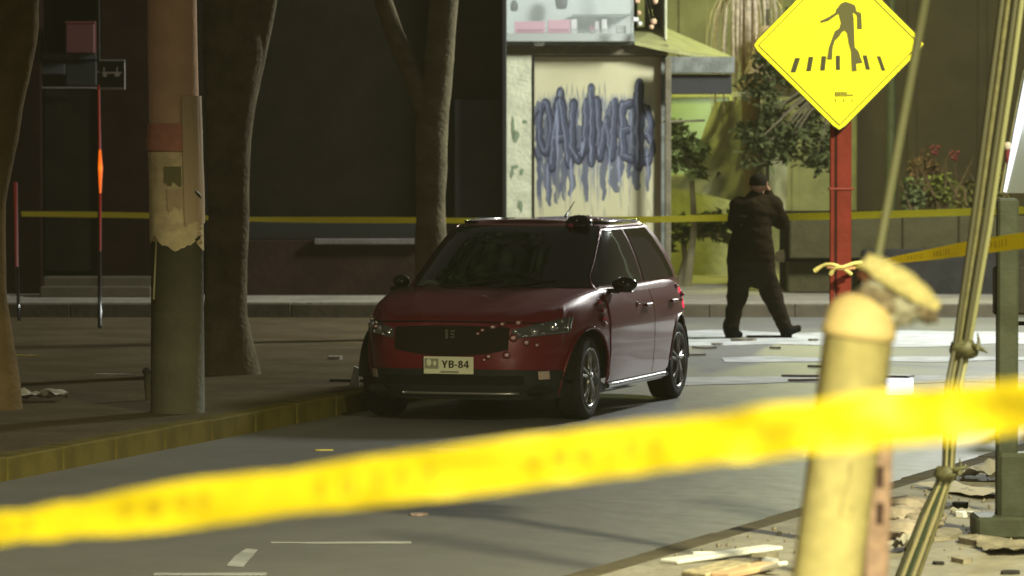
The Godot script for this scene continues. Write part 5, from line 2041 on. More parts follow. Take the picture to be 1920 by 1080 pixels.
	# faint worn lines printed on the back of the jacket
	for q in [[-0.14, 1.285, 0.17], [-0.17, 1.19, 0.10]]:
		var pb := MB.new()
		for k in 7:
			var x: float = q[0] + (k - 3) * q[2] / 7.0
			pb.box(Vector3(x, q[1] + 0.004 * sin(k * 2.1), 0.166 - 0.5 * (x + 0.06) * (x + 0.06) * 1.5), Vector3(q[2] / 9.0, 0.026, 0.004), 0.001)
		part(t, "faded_print", pb, M.print_faded)


# ------------------------------------------------------------------ sign, tapes, bollard
func sign_post() -> void:
	var d := 20.8
	var t := thing("pedestrian_sign", "bright yellow diamond pedestrian crossing sign on a red post", "road sign", Vector3(1.6053, 0.15, -20.8))
	var o := t.position
	var b := MB.new()
	# channel post: two flanges and a web
	var ph := 2.6477 - 0.15
	b.box(Vector3(0.01, ph / 2, 0), Vector3(0.075, ph, 0.05), 0.006)
	b.box(Vector3(-0.045, ph / 2, 0.012), Vector3(0.024, ph, 0.03), 0.004)
	part(t, "post", b, M.post_red)
	b = MB.new()
	b.box(Vector3(-0.0305, ph - 0.65, 0.012), Vector3(0.005, 1.2, 0.036), 0.0)
	part(t, "post_slot", b, M.dark_gap)
	b = MB.new()
	b.box(Vector3(-0.002, 1.8846 - 0.15, 0.004), Vector3(0.123, 0.012, 0.056), 0.003)
	part(t, "post_joint", b, M.post_dark)
	# diamond panel
	var c := Vector3(1.5851, 2.5845, -20.7500) - o
	var hd := 0.427
	var dia := func(r: float, rnd: float) -> PackedVector2Array:
		var p := PackedVector2Array()
		for k in 4:
			var a := PI / 2 * k
			var v := Vector2(cos(a), sin(a)) * r
			var u := Vector2(-sin(a), cos(a))
			for m in [-1.0, -0.5, 0.0, 0.5, 1.0]:
				p.append(v - Vector2(cos(a), sin(a)) * rnd * (0.35 + 0.65 * absf(m)) + u * rnd * m)
		return p
	var tilt := Basis(Vector3.BACK, 0.008)
	b = MB.new()
	b.plate(dia.call(hd, 0.03), c + Vector3(0, 0, 0.03), 0.004, tilt)
	part(t, "black_edge", b, M.sign_black)
	b = MB.new()
	b.plate(dia.call(hd - 0.007, 0.028), c + Vector3(0, 0, 0.033), 0.0025, tilt)
	var face := part(t, "yellow_face", b, M.sign_yellow)
	b = MB.new()
	var r0 := hd - 0.033
	var r1 := r0 - 0.008
	b.flat()
	for k in 4:
		var a := PI / 2 * k
		var a2 := PI / 2 * (k + 1)
		var p := Vector3(cos(a), sin(a), 0)
		var q := Vector3(cos(a2), sin(a2), 0)
		var ofs := c + Vector3(0, 0, 0.0355)
		b.quad(ofs + tilt * (p * r0), ofs + tilt * (q * r0), ofs + tilt * (q * r1), ofs + tilt * (p * r1), Vector3.BACK)
	part(face, "border_line", b, M.sign_border)
	# pictogram, metres from pixel offsets of the sign's centre
	var u := d / 8000.0
	var fig := [
		[[5.1, -76.8], [12.3, -80.4], [20.7, -76.8], [27.9, -73.2], [29.9, -61.9], [37.6, -58.8], [38.5, -28.7], [30.8, -28.7], [30.3, -55.1], [24.3, -60.0], [25.5, -47.9], [26.0, -33.5], [27.0, 5.1], [32.7, 12.3], [39.2, 34.4], [29.1, 35.6], [29.9, 49.6], [21.9, 49.6], [20.7, 12.3], [17.1, -2.2], [14.7, -21.4], [11.1, -26.2], [7.5, -23.8], [0.2, -11.8], [-4.6, -7.0], [-8.2, 7.5], [-8.9, 27.5], [-17.1, 27.5], [-14.2, 5.1], [-8.2, -14.2], [-4.6, -25.0], [2.6, -31.1], [5.1, -40.7], [1.4, -57.5], [-5.8, -51.5], [-14.2, -44.3], [-26.7, -40.7], [-27.9, -44.3], [-13.0, -52.7], [-3.4, -60.0], [-2.2, -66.0]],
	]
	for poly in fig:
		var p := PackedVector2Array()
		for q in poly:
			p.append(Vector2((12.0 + (q[0] - 12.0) * 1.18) * u, -q[1] * u))
		b = MB.new()
		b.plate(p, c + Vector3(0, 0, 0.036), 0.001, tilt)
		part(face, "walking_figure", b, M.sign_figure)
	var bars := [[-77, 24, -9, 10], [-52, 22, -5, 9], [-28, 21, -3, 9], [-2, 20, 0, 8], [48, 20, 6, 8], [74, 22, 9, 7]]
	for q in bars:
		var w: float = q[3] * 0.5
		var p := PackedVector2Array([Vector2(q[0] - w - q[2] * -0.0, -q[1]), Vector2(q[0] + w, -q[1]), Vector2(q[0] + w + q[2], -(q[1] + 27)), Vector2(q[0] - w + q[2], -(q[1] + 27))])
		for i in 4:
			p[i] *= u
		b = MB.new()
		b.plate(p, c + Vector3(0, 0, 0.0357), 0.001, tilt)
		part(face, "crossing_bar", b, M.sign_black)
	# tiny worn lines of print that cannot be read
	b = MB.new()
	for k in 9:
		b.box(c + Vector3((-6 + k * 3.9) * u, -(92.0 + (2.0 if k > 5 else 0.0)) * u, 0.0365), Vector3(2.4 * u, (9.0 if k < 6 else 4.0) * u, 0.001), 0.0)
		if k % 4 == 0:
			b.box(c + Vector3((-6 + k * 3.9) * u, -104.0 * u, 0.0365), Vector3(1.8 * u, 6.0 * u, 0.001), 0.0)
	part(face, "worn_print", b, M.sign_border)
	b = MB.new()
	for y in [0.12, -0.12]:
		b.box(c + Vector3(0.01, y, 0.028), Vector3(0.14, 0.03, 0.006), 0.002)
	part(t, "clamp", b, M.steel)


func far_tape() -> void:
	var b := MB.new()
	var pts := [Vector3(-5.4742, 1.2502, -47.6000), Vector3(-4.0539, 1.2440, -47.0000), Vector3(-2.8545, 1.2111, -46.6000), Vector3(-0.9776, 1.2118, -46.0000), Vector3(-0.1148, 1.2081, -45.9000), Vector3(1.3169, 1.2216, -45.8000), Vector3(2.3423, 1.2465, -45.7000), Vector3(3.3452, 1.2852, -44.6000), Vector3(4.8825, 1.3576, -43.4000), Vector3(6.0898, 1.4255, -42.0000)]
	var tw := [0.7, 0.7, 0.6, 0.5, 0.5, 0.4, 0.3, 0.1, 0.0, 0.0]
	var rows := [PackedVector3Array(), PackedVector3Array(), PackedVector3Array()]
	var nz := noise(44, 0.02, 2)
	for i in pts.size() - 1:
		for k in 14:
			var v := k / 14.0
			var p: Vector3 = pts[i].cubic_interpolate(pts[i + 1], pts[maxi(i - 1, 0)], pts[mini(i + 2, pts.size() - 1)], v)
			var a := lerpf(tw[i], tw[i + 1], v) + 0.35 * nz.get_noise_1d((i + v) * 30.0)
			var u := Vector3(0, cos(a), sin(a)) * 0.038
			rows[0].append(p - u)
			rows[1].append(p + Vector3(0, 0, 0.004 * nz.get_noise_1d((i + v) * 90.0)))
			rows[2].append(p + u)
	b.grid(rows, false, false, true)
	var o := single("far_barrier_tape", b, M.tape_far, "long yellow barrier tape strung across behind the car and person", "barrier tape")
	# second tape, from the sign post to the right
	b = MB.new()
	rows = [PackedVector3Array(), PackedVector3Array(), PackedVector3Array()]
	pts = [Vector3(1.6584, 1.5074, -20.7200), Vector3(1.8120, 1.5340, -20.7000), Vector3(1.9898, 1.5737, -20.4000), Vector3(2.1614, 1.6150, -20.1000), Vector3(2.3526, 1.6628, -19.6000), Vector3(2.6794, 1.7325, -18.8000)]
	tw = [1.3, 1.15, 0.75, 0.35, 0.1, 0.0]
	for i in pts.size() - 1:
		for k in 10:
			var v := k / 10.0
			var p: Vector3 = pts[i].cubic_interpolate(pts[i + 1], pts[maxi(i - 1, 0)], pts[mini(i + 2, pts.size() - 1)], v)
			var a := lerpf(tw[i], tw[i + 1], v)
			var u := Vector3(0, cos(a), sin(a)) * 0.0375
			rows[0].append(p - u)
			rows[1].append(p + Vector3(0, 0, 0.004 * sin(i * 3.0 + v * 9.0)))
			rows[2].append(p + u)
	b.grid(rows, false, false, true)
	single("twisted_barrier_tape", b, M.tape_bright, "twisted yellow barrier tape tied to the red sign post, running right", "barrier tape")
	# its knot with two loose ends
	var kt := thing("tape_knot", "knotted pale tape with loose ends round the red sign post", "knot", Vector3(1.6050, 1.4893, -20.8000))
	var ok := kt.position
	var paths := [
		[Vector3(1.4679, 1.4873, -20.7000), Vector3(1.5129, 1.5164, -20.6800), Vector3(1.5554, 1.5197, -20.6600), Vector3(1.6019, 1.5016, -20.6600), Vector3(1.6450, 1.4725, -20.6800)],
		[Vector3(1.5441, 1.4725, -20.6800), Vector3(1.5658, 1.5016, -20.6600), Vector3(1.6063, 1.5096, -20.6500), Vector3(1.6552, 1.5242, -20.6800), Vector3(1.6982, 1.5288, -20.7000)],
		[Vector3(1.5311, 1.5087, -20.6800), Vector3(1.5938, 1.4991, -20.6550), Vector3(1.6620, 1.5029, -20.7000)],
	]
	for i in paths.size():
		var p2 := PackedVector3Array()
		var pa: Array = paths[i]
		for k in pa.size() - 1:
			for m in 5:
				p2.append(pa[k].cubic_interpolate(pa[k + 1], pa[maxi(k - 1, 0)], pa[mini(k + 2, pa.size() - 1)], m / 5.0) - ok)
		p2.append(pa[-1] - ok)
		b = MB.new()
		b.tube(p2, PackedFloat32Array([0.011, 0.013, 0.012, 0.01, 0.009, 0.009, 0.01, 0.009]), 8, 0.3, noise(i, 0.3))
		part(kt, "loose_end" if i < 2 else "wrap", b, M.ribbon if i < 2 else M.post_ribbon)


func near_tape() -> void:
	var b := MB.new()
	var pts := [Vector3(-0.9329, 1.5685, -6.1000), Vector3(-0.7220, 1.6024, -6.0000), Vector3(-0.4070, 1.6574, -5.8000), Vector3(-0.1123, 1.7099, -5.6000), Vector3(0.1638, 1.7561, -5.4500), Vector3(0.3584, 1.7919, -5.3000), Vector3(0.4996, 1.8098, -5.2500), Vector3(0.6250, 1.8256, -5.2000), Vector3(0.8388, 1.8554, -5.0000)]
	var rows := []
	for j in 7:
		rows.append(PackedVector3Array())
	var nz := noise(91, 0.02, 3)
	for i in pts.size() - 1:
		for k in 24:
			var v := k / 24.0
			var p: Vector3 = pts[i].cubic_interpolate(pts[i + 1], pts[maxi(i - 1, 0)], pts[mini(i + 2, pts.size() - 1)], v)
			var s := (i + v) * 24.0
			var a := lerpf(-0.78, -0.05, clampf((i + v) / 6.5, 0.0, 1.0)) + 0.5 * nz.get_noise_1d(s * 1.1) + 0.3 * nz.get_noise_1d(s * 4.0)
			for j in 7:
				var w := (j - 3) / 3.0
				var crease := 0.012 * nz.get_noise_2d(s * 3.0, w * 20.0) + 0.004 * sin(w * 3.0 + s * 0.15)
				rows[j].append(p + Vector3(0, cos(a), sin(a)) * 0.034 * w + Vector3(0, 0, crease))
	b.grid(rows, false, false, true)
	single("near_barrier_tape", b, M.tape, "wide blurred yellow barrier tape crossing the whole foreground", "barrier tape")


func bollard() -> void:
	var d := 10.3
	var base := Vector3(0.6468, 0.15, -10.3)
	var t := thing("cream_bollard", "leaning cream painted pipe bollard with a domed cap at lower right", "bollard", base)
	var top := Vector3(0.8415, 1.7067, -10.3000) - base
	var b := MB.new()
	var ax := top.normalized()
	var rt := Basis(Vector3.BACK, -atan2(ax.x, ax.y))
	b.tube(PackedVector3Array([Vector3.ZERO, top * 0.4, top * 0.97]), PackedFloat32Array([0.084, 0.084, 0.0845]), 40)
	part(t, "pipe", b, M.cream_pipe)
	b = MB.new()
	b.lathe(PackedVector2Array([Vector2(0.084, -0.045), Vector2(0.0895, -0.041), Vector2(0.0905, -0.03), Vector2(0.0895, -0.018), Vector2(0.0865, -0.013), Vector2(0.083, 0.012), Vector2(0.072, 0.038), Vector2(0.053, 0.055), Vector2(0.03, 0.063), Vector2(0.001, 0.065)]), top, rt, 40)
	part(t, "domed_cap", b, M.cream_cap)
	b = MB.new()
	b.lathe(PackedVector2Array([Vector2(0.034, 0.045), Vector2(0.034, 0.075), Vector2(0.026, 0.08), Vector2(0.024, 0.115), Vector2(0.001, 0.115)]), top + Vector3(0.022, 0, 0), rt, 24)
	b.box(top + Vector3(0.035, 0.06, 0.035), Vector3(0.024, 0.01, 0.01), 0.002)
	part(t, "neck", b, M.cream_cap)
	# torn hood of the fitting: an open shell hanging to the right
	var hd := thing("torn_hood", "torn pale yellow hood hanging from the top of the cream bollard", "cover", Vector3(0.8760, 1.8098, -10.3000))
	var nz := noise(17, 0.12, 3)
	var outer := []
	var c := Vector3(0.8411, 1.8356, -10.3000) - hd.position
	var tip := Vector3(1.0206, 1.7247, -10.3000) - hd.position
	var dr := tip - c
	var up := Vector3(-dr.y, dr.x, 0).normalized()
	for i in 19:
		var u := i / 18.0
		var row := PackedVector3Array()
		var hgt := 0.035 * sin(PI * (0.18 + 0.72 * u)) + 0.006
		var wid := 0.058 * sin(PI * clampf(0.22 + 0.66 * u, 0.0, 1.0)) + 0.008
		for j in 19:
			var a := lerpf(-0.15 * PI, 1.15 * PI, j / 18.0)
			var k := 1.0 + 0.22 * nz.get_noise_2d(u * 60.0, j * 5.0)
			row.append(c + dr * (u + 0.02 * nz.get_noise_2d(j * 9.0, u * 40.0)) + up * (sin(a) * hgt * k + 0.012) + Vector3(0, 0, cos(a) * wid * k))
		outer.append(row)
	b = MB.new()
	b.grid(outer, false, true)
	part(hd, "shell", b, M.pale_lid)
	for q in [[0.40, -0.045, 0.046, 5], [0.62, -0.034, 0.04, 6], [0.86, -0.014, 0.03, 7], [0.3, -0.018, 0.03, 8], [0.52, -0.07, 0.034, 10]]:
		b = MB.new()
		b.lump(c + dr * q[0] + up * q[1] + Vector3(0, 0, 0.012), Vector3(q[2] * 1.25, q[2] * 0.85, q[2]), noise(q[3], 0.09, 4), 0.7, 3.0, 24, Basis(Vector3.BACK, -0.5))
		part(hd, "inner_lining", b, M.lid_inside if int(q[3]) % 2 else M.lid_grey)
	b = MB.new()
	b.box(c + dr * 0.13 + up * -0.014, Vector3(0.05, 0.02, 0.05), 0.006, Basis(Vector3.BACK, -0.5))
	part(hd, "dark_socket", b, M.socket_brown)
	# pink perforated post behind it
	var pb := Vector3(0.8766, 0.15, -10.7)
	var pp := thing("pink_post", "short pinkish perforated post standing against the cream bollard", "post", pb)
	b = MB.new()
	var ph := 1.4208 - 0.15
	var pt := Basis(Vector3.BACK, -0.03)
	b.box(Vector3(0.03, ph / 2, 0), Vector3(0.062, ph, 0.045), 0.008, pt)
	part(pp, "shaft", b, M.pink_post)
	for y in [1.2959 - 0.15, 1.2032 - 0.15, 1.0714 - 0.5]:
		b = MB.new()
		b.box(Vector3(0.046 + 0.03 * (y - ph / 2) * 0.0, y, 0.022), Vector3(0.02, 0.055, 0.006), 0.002, pt)
		part(pp, "slot", b, M.slot_dark)
	# stain on the bollard
	b = MB.new()
	var sp := []
	for i in 14:
		var v := i / 13.0
		sp.append(v)
	var pts := PackedVector3Array()
	for q in [[1590, 865], [1588, 900], [1578, 925], [1572, 965], [1590, 968], [1596, 945]]:
		var f: float = (2.16 - (q[1] - 248.0) * d / 8000.0 - 0.15) / top.y
		var x: float = (q[0] - 960.0) * d / 8000.0 - base.x - top.x * f
		pts.append(top * f + Vector3(x, 0, sqrt(maxf(0.0, 0.0847 * 0.0847 - x * x))))
	b.tube(pts, PackedFloat32Array([0.003]), 6)
	part(t, "scratch_stain", b, M.stain_bollard)


func near_right_things() -> void:
	# leaning pale rod (guy rod) behind the bollard
	var foot := Vector3(1.1282, 0.7282, -15.0000)
	var dirv := Vector3(1.4505, 2.6238, -15.0000) - Vector3(1.2849, 1.7063, -15.0000)
	var base := Vector3(1.2849, 1.7063, -15.0000) - dirv * (( Vector3(1.2849, 1.7063, -15.0000).y - 0.15) / dirv.y)
	var t := thing("leaning_rod", "thin pale rod leaning right just behind the torn hood", "rod", base)
	var b := MB.new()
	b.tube(PackedVector3Array([Vector3.ZERO, dirv * 2.0, dirv * 6.0]), PackedFloat32Array([0.018, 0.017, 0.017]), 12)
	part(t, "rod_shaft", b, M.rod_pale)
	b = MB.new()
	b.lathe(PackedVector2Array([Vector2(0.05, 0.0), Vector2(0.05, 0.015), Vector2(0.02, 0.03)]), Vector3.ZERO)
	part(t, "foot_plate", b, M.green_metal)
	# bundle of guard pipes over guy cables
	var d := 18.6
	var lo := Vector3(1.7259, 0.2091, -18.6000)
	var mid := Vector3(1.9328, 1.0150, -18.6000)
	var g := thing("guy_bundle", "leaning bundle of dull pipes and guy cables bound with dark wraps", "pipe bundle", Vector3(lo.x, 0.15, -18.6))
	var o := g.position
	var rel := [Vector3(1.9234, 1.0267, -18.6000) - o, Vector3(1.9668, 1.2482, -18.6000) - o, Vector3(2.0417, 1.7371, -18.6000) - o, Vector3(2.1274, 2.3642, -18.6000) - o, Vector3(2.1746, 2.7352, -18.6000) - o, Vector3(2.2481, 3.4292, -18.6000) - o]
	for k in 4:
		b = MB.new()
		var pts := PackedVector3Array()
		for i in rel.size():
			var spread := [0.9, 0.95, 1.15, 1.3, 1.3, 1.3][i] as float
			pts.append(rel[i] + Vector3((k - 1.5) * 0.0225 * spread, 0, [0.012, -0.006, 0.01, -0.008][k]))
		b.tube(pts, PackedFloat32Array([0.011, 0.012, 0.013, 0.0135, 0.0135, 0.0135]), 12, 0.04, noise(k, 0.1))
		part(g, "guard_pipe", b, [M.conduit_dark, M.conduit, M.conduit_dark, M.conduit_light][k])
	var names := ["cable_dark", "cable_pale", "cable_green", "cable_pale", "conduit"]
	for k in 5:
		b = MB.new()
		var s := k - 2.0
		var p := PackedVector3Array([rel[0] + Vector3(s * 0.014, 0.02, 0), Vector3(1.9061, 0.6883, -18.6000) - o + Vector3(s * 0.011, 0, 0.01 * (k % 2)), Vector3(1.8299, 0.4897, -18.6000) - o + Vector3(s * 0.021, 0, 0.01), lo - o + Vector3(s * 0.023, 0, 0), lo - o + Vector3(s * 0.023 - 0.02, -0.12, 0)])
		b.tube(p, PackedFloat32Array([0.006, 0.007, 0.009, 0.01, 0.01]), 8, 0.1, noise(k + 9, 0.1))
		part(g, "cable", b, M[names[k]])
	for q in [[1809, 655, 0.062, 0.045], [1776, 890, 0.052, 0.04]]:
		b = MB.new()
		var c := Vector3((q[0] - 960.0) * d / 8000.0, 2.16 - (q[1] - 248.0) * d / 8000.0, -d) - o
		b.lump(c, Vector3(q[2], q[3], 0.04), noise(int(q[0]), 0.12), 0.4, 3.0, 20)
		b.tube(PackedVector3Array([c + Vector3(0.03, 0.02, 0.03), c + Vector3(0.075, 0.0 if q[1] < 700 else 0.03, 0.03), c + Vector3(0.10, -0.015 if q[1] < 700 else 0.04, 0.02)]), PackedFloat32Array([0.012, 0.009, 0.003]), 6)
		b.tube(PackedVector3Array([c + Vector3(0.055, 0.0, 0.03), c + Vector3(0.06, 0.04, 0.03), c + Vector3(0.055, 0.07, 0.02)]), PackedFloat32Array([0.012, 0.007, 0.003]), 6)
		part(g, "dark_wrap", b, M.wrap_dark)
	# dark green stand with a foot block and a tilted glowing pane
	var st := thing("display_stand", "dark green metal stand with foot block and tilted white edged pane", "stand", Vector3(2.4741, 0.15, -21.2))
	var os := st.position
	b = MB.new()
	var h := 1.8316 - 0.15
	b.box(Vector3(-0.012, h / 2 + 0.1, 0), Vector3(0.105, h - 0.2, 0.09), 0.012)
	part(st, "post", b, M.green_metal)
	b = MB.new()
	b.box(Vector3(0.03, 0.24, 0.02), Vector3(0.19, 0.36, 0.14), 0.02)
	part(st, "sleeve", b, M.green_metal)
	b = MB.new()
	b.box(Vector3(0.12, 0.055, 0.03), Vector3(0.6, 0.11, 0.34), 0.015)
	part(st, "foot_block", b, M.green_metal)
	b = MB.new()
	b.box(Vector3(0.03, (1.3729 - 0.15), -0.02), Vector3(0.22, 0.24, 0.06), 0.01)
	part(st, "bracket", b, M.planter_dark)
	b = MB.new()
	b.box(Vector3(0.27, (1.4525 - 0.15), -0.05), Vector3(0.55, 0.3, 0.05), 0.01)
	part(st, "panel_below", b, M.planter_dark)
	# tilted pane: a quad plate leaning right
	var q0 := Vector3(2.4482, 1.8581, -21.2000) - os
	var q1 := Vector3(2.5727, 2.4721, -21.2000) - os
	b = MB.new()
	b.plate(PackedVector2Array([Vector2(0, 0), Vector2(0.2, 0), Vector2(q1.x - q0.x + 0.2, q1.y - q0.y), Vector2(q1.x - q0.x, q1.y - q0.y)]), q0, 0.04)
	part(st, "tilted_pane", b, M.pane_grey)
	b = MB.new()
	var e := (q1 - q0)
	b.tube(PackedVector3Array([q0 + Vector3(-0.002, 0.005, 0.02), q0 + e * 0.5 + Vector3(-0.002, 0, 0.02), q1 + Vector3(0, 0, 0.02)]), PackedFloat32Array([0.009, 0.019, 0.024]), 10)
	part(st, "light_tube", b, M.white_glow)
	b = MB.new()
	b.rod(q0 + Vector3(-0.02, 0, 0.0), q1 + Vector3(-0.035, 0, 0), 0.007)
	part(st, "pane_rim", b, M.conduit)
	var l := OmniLight3D.new()
	l.name = "pane_light"
	l.light_color = Color(0.96, 0.98, 1.0)
	l.light_energy = 0.05
	l.light_size = 0.08
	l.omni_range = 8.0
	l.omni_attenuation = 2.0
	l.shadow_enabled = true
	st.add_child(l)
	l.position = q0 + e * 0.6 + Vector3(0.04, 0, 0.1)
	b = MB.new()
	b.lump(Vector3(2.4660, 2.0382, -21.2000) - os, Vector3(0.018, 0.045, 0.018), noise(3, 0.1), 0.15)
	var rt := part(st, "red_tag", b, M.red_flower)
	b = MB.new()
	b.lump(Vector3(2.4605, 2.0912, -21.2000) - os, Vector3(0.022, 0.022, 0.02), noise(4, 0.1), 0.2)
	part(st, "pale_tag", b, M.sack)
	# low bench at the far right
	var be := thing("dark_stool", "small dark stool with pale rail behind the green stand at right edge", "stool", Vector3(3.6643, 0.0, -31.0))
	var ob := be.position
	b = MB.new()
	b.box(Vector3(0.05, 0.9431, 0), Vector3(0.3, 0.05, 0.3), 0.012)
	part(be, "seat", b, M.sack)
	for q in [[-0.06, 0.12], [0.16, 0.12], [-0.06, -0.12], [0.16, -0.12]]:
		b = MB.new()
		b.box(Vector3(q[0], (0.9315) / 2, q[1]), Vector3(0.05, 0.9315, 0.05), 0.006)
		part(be, "leg", b, M.planter_dark)
	b = MB.new()
	b.box(Vector3(0.05, 0.7762, 0.12), Vector3(0.2, 0.03, 0.03), 0.006)
	part(be, "stretcher", b, M.planter_dark)
	# white box beyond the tape, its brightness added as a glow
	var wb := thing("glowing_white_box", "white box with an added glow on the road just above the foreground tape", "glow_box", Vector3(3.0904, 0.0500, -34.0000))
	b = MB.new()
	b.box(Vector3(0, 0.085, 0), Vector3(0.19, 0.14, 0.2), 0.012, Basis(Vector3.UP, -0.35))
	part(wb, "glow_body", b, M.white_glow)
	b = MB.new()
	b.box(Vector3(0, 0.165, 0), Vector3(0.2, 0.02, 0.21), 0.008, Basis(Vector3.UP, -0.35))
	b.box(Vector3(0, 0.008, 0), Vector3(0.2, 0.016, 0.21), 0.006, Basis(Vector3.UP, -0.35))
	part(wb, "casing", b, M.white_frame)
	l = OmniLight3D.new()  # light added inside the glowing box
	l.name = "box_glow_light"
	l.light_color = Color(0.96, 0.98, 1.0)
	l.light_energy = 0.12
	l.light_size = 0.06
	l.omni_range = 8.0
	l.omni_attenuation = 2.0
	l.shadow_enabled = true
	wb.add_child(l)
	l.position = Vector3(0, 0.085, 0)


func shard(p: Vector3, r: float, long: float, h: float, yaw: float, m: Material, called: String, label: String, cat: String, tip := 0.0, sides := 7) -> void:
	var b := MB.new()
	var pts := PackedVector2Array()
	for i in sides:
		var a := TAU * i / sides
		pts.append(Vector2(cos(a) * long, sin(a) * r) * rng.randf_range(0.72, 1.1))
	b.prism(pts, 0.0, h, true)
	var o := single(called, b, m, label, cat)
	o.position = p
	o.rotation = Vector3(0, yaw, tip)


func sheet(p: Vector3, w: float, l: float, yaw: float, crumple: float, m: Material, called: String, label: String, cat: String, sd: int) -> void:
	var b := MB.new()
	var nz := noise(sd, 0.03, 3)
	var rows := []
	for i in 13:
		var r := PackedVector3Array()
		for j in 13:
			var x := (j / 12.0 - 0.5) * w * (1.0 + 0.12 * nz.get_noise_2d(i * 9.0, 900.0))
			var z := (i / 12.0 - 0.5) * l * (1.0 + 0.12 * nz.get_noise_2d(j * 9.0, 500.0))
			r.append(Vector3(x, 0.008 + crumple * (0.5 + nz.get_noise_2d(x * 60.0 / w + 40, z * 60.0 / l)) + crumple * absf(z / l) * 1.4, z))
		rows.append(r)
	b.grid(rows, false, true, true)
	var o := single(called, b, m, label, cat)
	o.position = p
	o.rotation.y = yaw


func debris() -> void:
	# newsprint: rows of worn marks that cannot be read
	var im := Image.create(256, 256, false, Image.FORMAT_RGB8)
	im.fill(Color(0.78, 0.74, 0.66))
	for i in 26:
		if rng.randf() < 0.55:
			im.fill_rect(Rect2i(rng.randi_range(10, 150), 8 + i * 9, rng.randi_range(20, 90), 3), Color(0.35, 0.32, 0.27))
	im.fill_rect(Rect2i(70, 90, 80, 12), Color(0.25, 0.23, 0.18))
	var news := printed("news", im, 0.9)
	# left pavement
	sheet(Vector3(-3.5038, 0.1500, -31.8736), 0.36, 0.3, 0.1, 0.05, M.paper, "paper_sheet", "crumpled pale sheet on the dark pavement at far left", "paper", 1)
	shard(Vector3(-3.2993, 0.1500, -35.2364), 0.03, 0.19, 0.015, -0.3, M.paper, "paper_scrap", "bright thin scrap on the dark pavement left of the pole", "scrap")
	shard(Vector3(-4.4536, 0.1500, -38.2629), 0.03, 0.22, 0.012, -0.1, M.paper_yellow, "paper_strip", "yellowish strip lying at the left edge below the red rod", "scrap")
	shard(Vector3(-1.5628, 0.1500, -37.7230), 0.06, 0.075, 0.03, 0.0, M.paper, "paper_scrap", "small white scrap on the pavement left of the red car", "scrap")
	shard(Vector3(-1.2979, 0.1500, -34.3311), 0.02, 0.2, 0.02, -0.25, M.wall_grey, "flat_strip", "dark strip touching the pavement beside the car's front wheel", "scrap")
	b_wedge()
	# road
	shard(Vector3(-1.2816, 0.0000, -28.9042), 0.02, 0.07, 0.01, 0.0, M.paper_yellow, "leaf_scrap", "small yellowish scrap on the road before the yellow kerb", "scrap")
	shard(Vector3(-0.5328, 0.0000, -24.0199), 0.06, 0.055, 0.012, 0.2, M.slab_pink, "stone_chip", "pinkish chip on the road under the foreground tape", "chip")
	shard(Vector3(-0.4237, 0.0000, -28.6635), 0.1, 0.14, 0.03, 0.3, M.paper, "paper_scrap", "white scrap on the road just behind the foreground tape in front of the car", "scrap")
	shard(Vector3(2.6766, 0.0000, -44.7471), 0.05, 0.26, 0.03, 0.1, M.planter_dark, "flat_board", "dark flat board on the road between the person's feet", "board")
	shard(Vector3(2.3985, 0.0000, -44.0610), 0.06, 0.16, 0.03, 0.2, M.slab, "flat_board", "pale flat board end at the person's left foot", "board")
	var n_l := 0
	var litter := ["litter scrap nearest the car's rear wheel on the crossing", "long thin litter strip on the stripe left of the bollard", "second thin litter strip just below the longer one by the bollard", "pale litter scrap just right of the car on the far crossing", "small scrap beside the bollard's left edge on the crossing", "tiny scrap between the car and the person's left foot", "tiny scrap right of the person's left shoe on the road", "tiny scrap below the person's raised right shoe"]
	for q in [[1320, 655, 0.13], [1500, 708, 0.2], [1508, 716, 0.16], [1300, 668, 0.15], [1530, 690, 0.08], [1345, 648, 0.06], [1455, 655, 0.07], [1525, 640, 0.06]]:
		var i := rng.randi()
		var dd: float = 2.16 * 8000.0 / (q[1] - 248.0)
		shard(Vector3((q[0] - 960.0) * dd / 8000.0, 0.006, -dd), 0.035, q[2], 0.02, rng.randf_range(-0.3, 0.3), M.paper if q[2] > 0.1 else M.slab, "litter_scrap", litter[n_l], "litter")
		n_l += 1
		get_child(-1).set_meta("group", "litter scraps on the crossing")
	# rubble along the right kerb
	var pl := func(a: Vector3, c: Vector3, w: float, h: float, m: Material, called: String, label: String) -> void:
		var b := MB.new()
		var e := c - a
		b.box(Vector3.ZERO, Vector3(e.length(), h, w), 0.006)
		var o := single(called, b, m, label, "board")
		o.position = (a + c) / 2.0 + Vector3(0, h / 2, 0)
		o.rotation = Vector3(0, atan2(-e.z, e.x), asin(clampf(e.y / e.length(), -1, 1)))
	pl.call(Vector3(0.7309, 0.1500, -19.8294), Vector3(1.2528, 0.1700, -20.3124), 0.12, 0.02, M.white, "long_plank", "long white splinter plank on the kerb at bottom right of centre")
	pl.call(Vector3(0.8190, 0.1500, -19.2097), Vector3(1.0345, 0.1800, -19.4130), 0.16, 0.025, M.wood_pale, "short_plank", "pale wooden plank in front of the long white splinter")
	pl.call(Vector3(0.9361, 0.1500, -19.1406), Vector3(1.1744, 0.1600, -19.5129), 0.1, 0.03, M.pole_upper, "brown_plank", "brownish plank under the pale one near the bollard")
	pl.call(Vector3(1.1188, 0.1500, -19.3962), Vector3(1.2318, 0.2000, -19.2644), 0.06, 0.02, M.white, "white_splinter", "short white splinter leaning by the bollard's left side")
	shard(Vector3(0.9101, 0.1500, -20.0533), 0.03, 0.07, 0.035, 0.1, M.white, "white_chip", "white chip lying above the long white splinter", "chip")
	shard(Vector3(0.7773, 0.0200, -20.5261), 0.1, 0.06, 0.05, 0.0, M.slab, "kerb_fragment", "square pale kerb fragment at the bottom edge", "fragment")
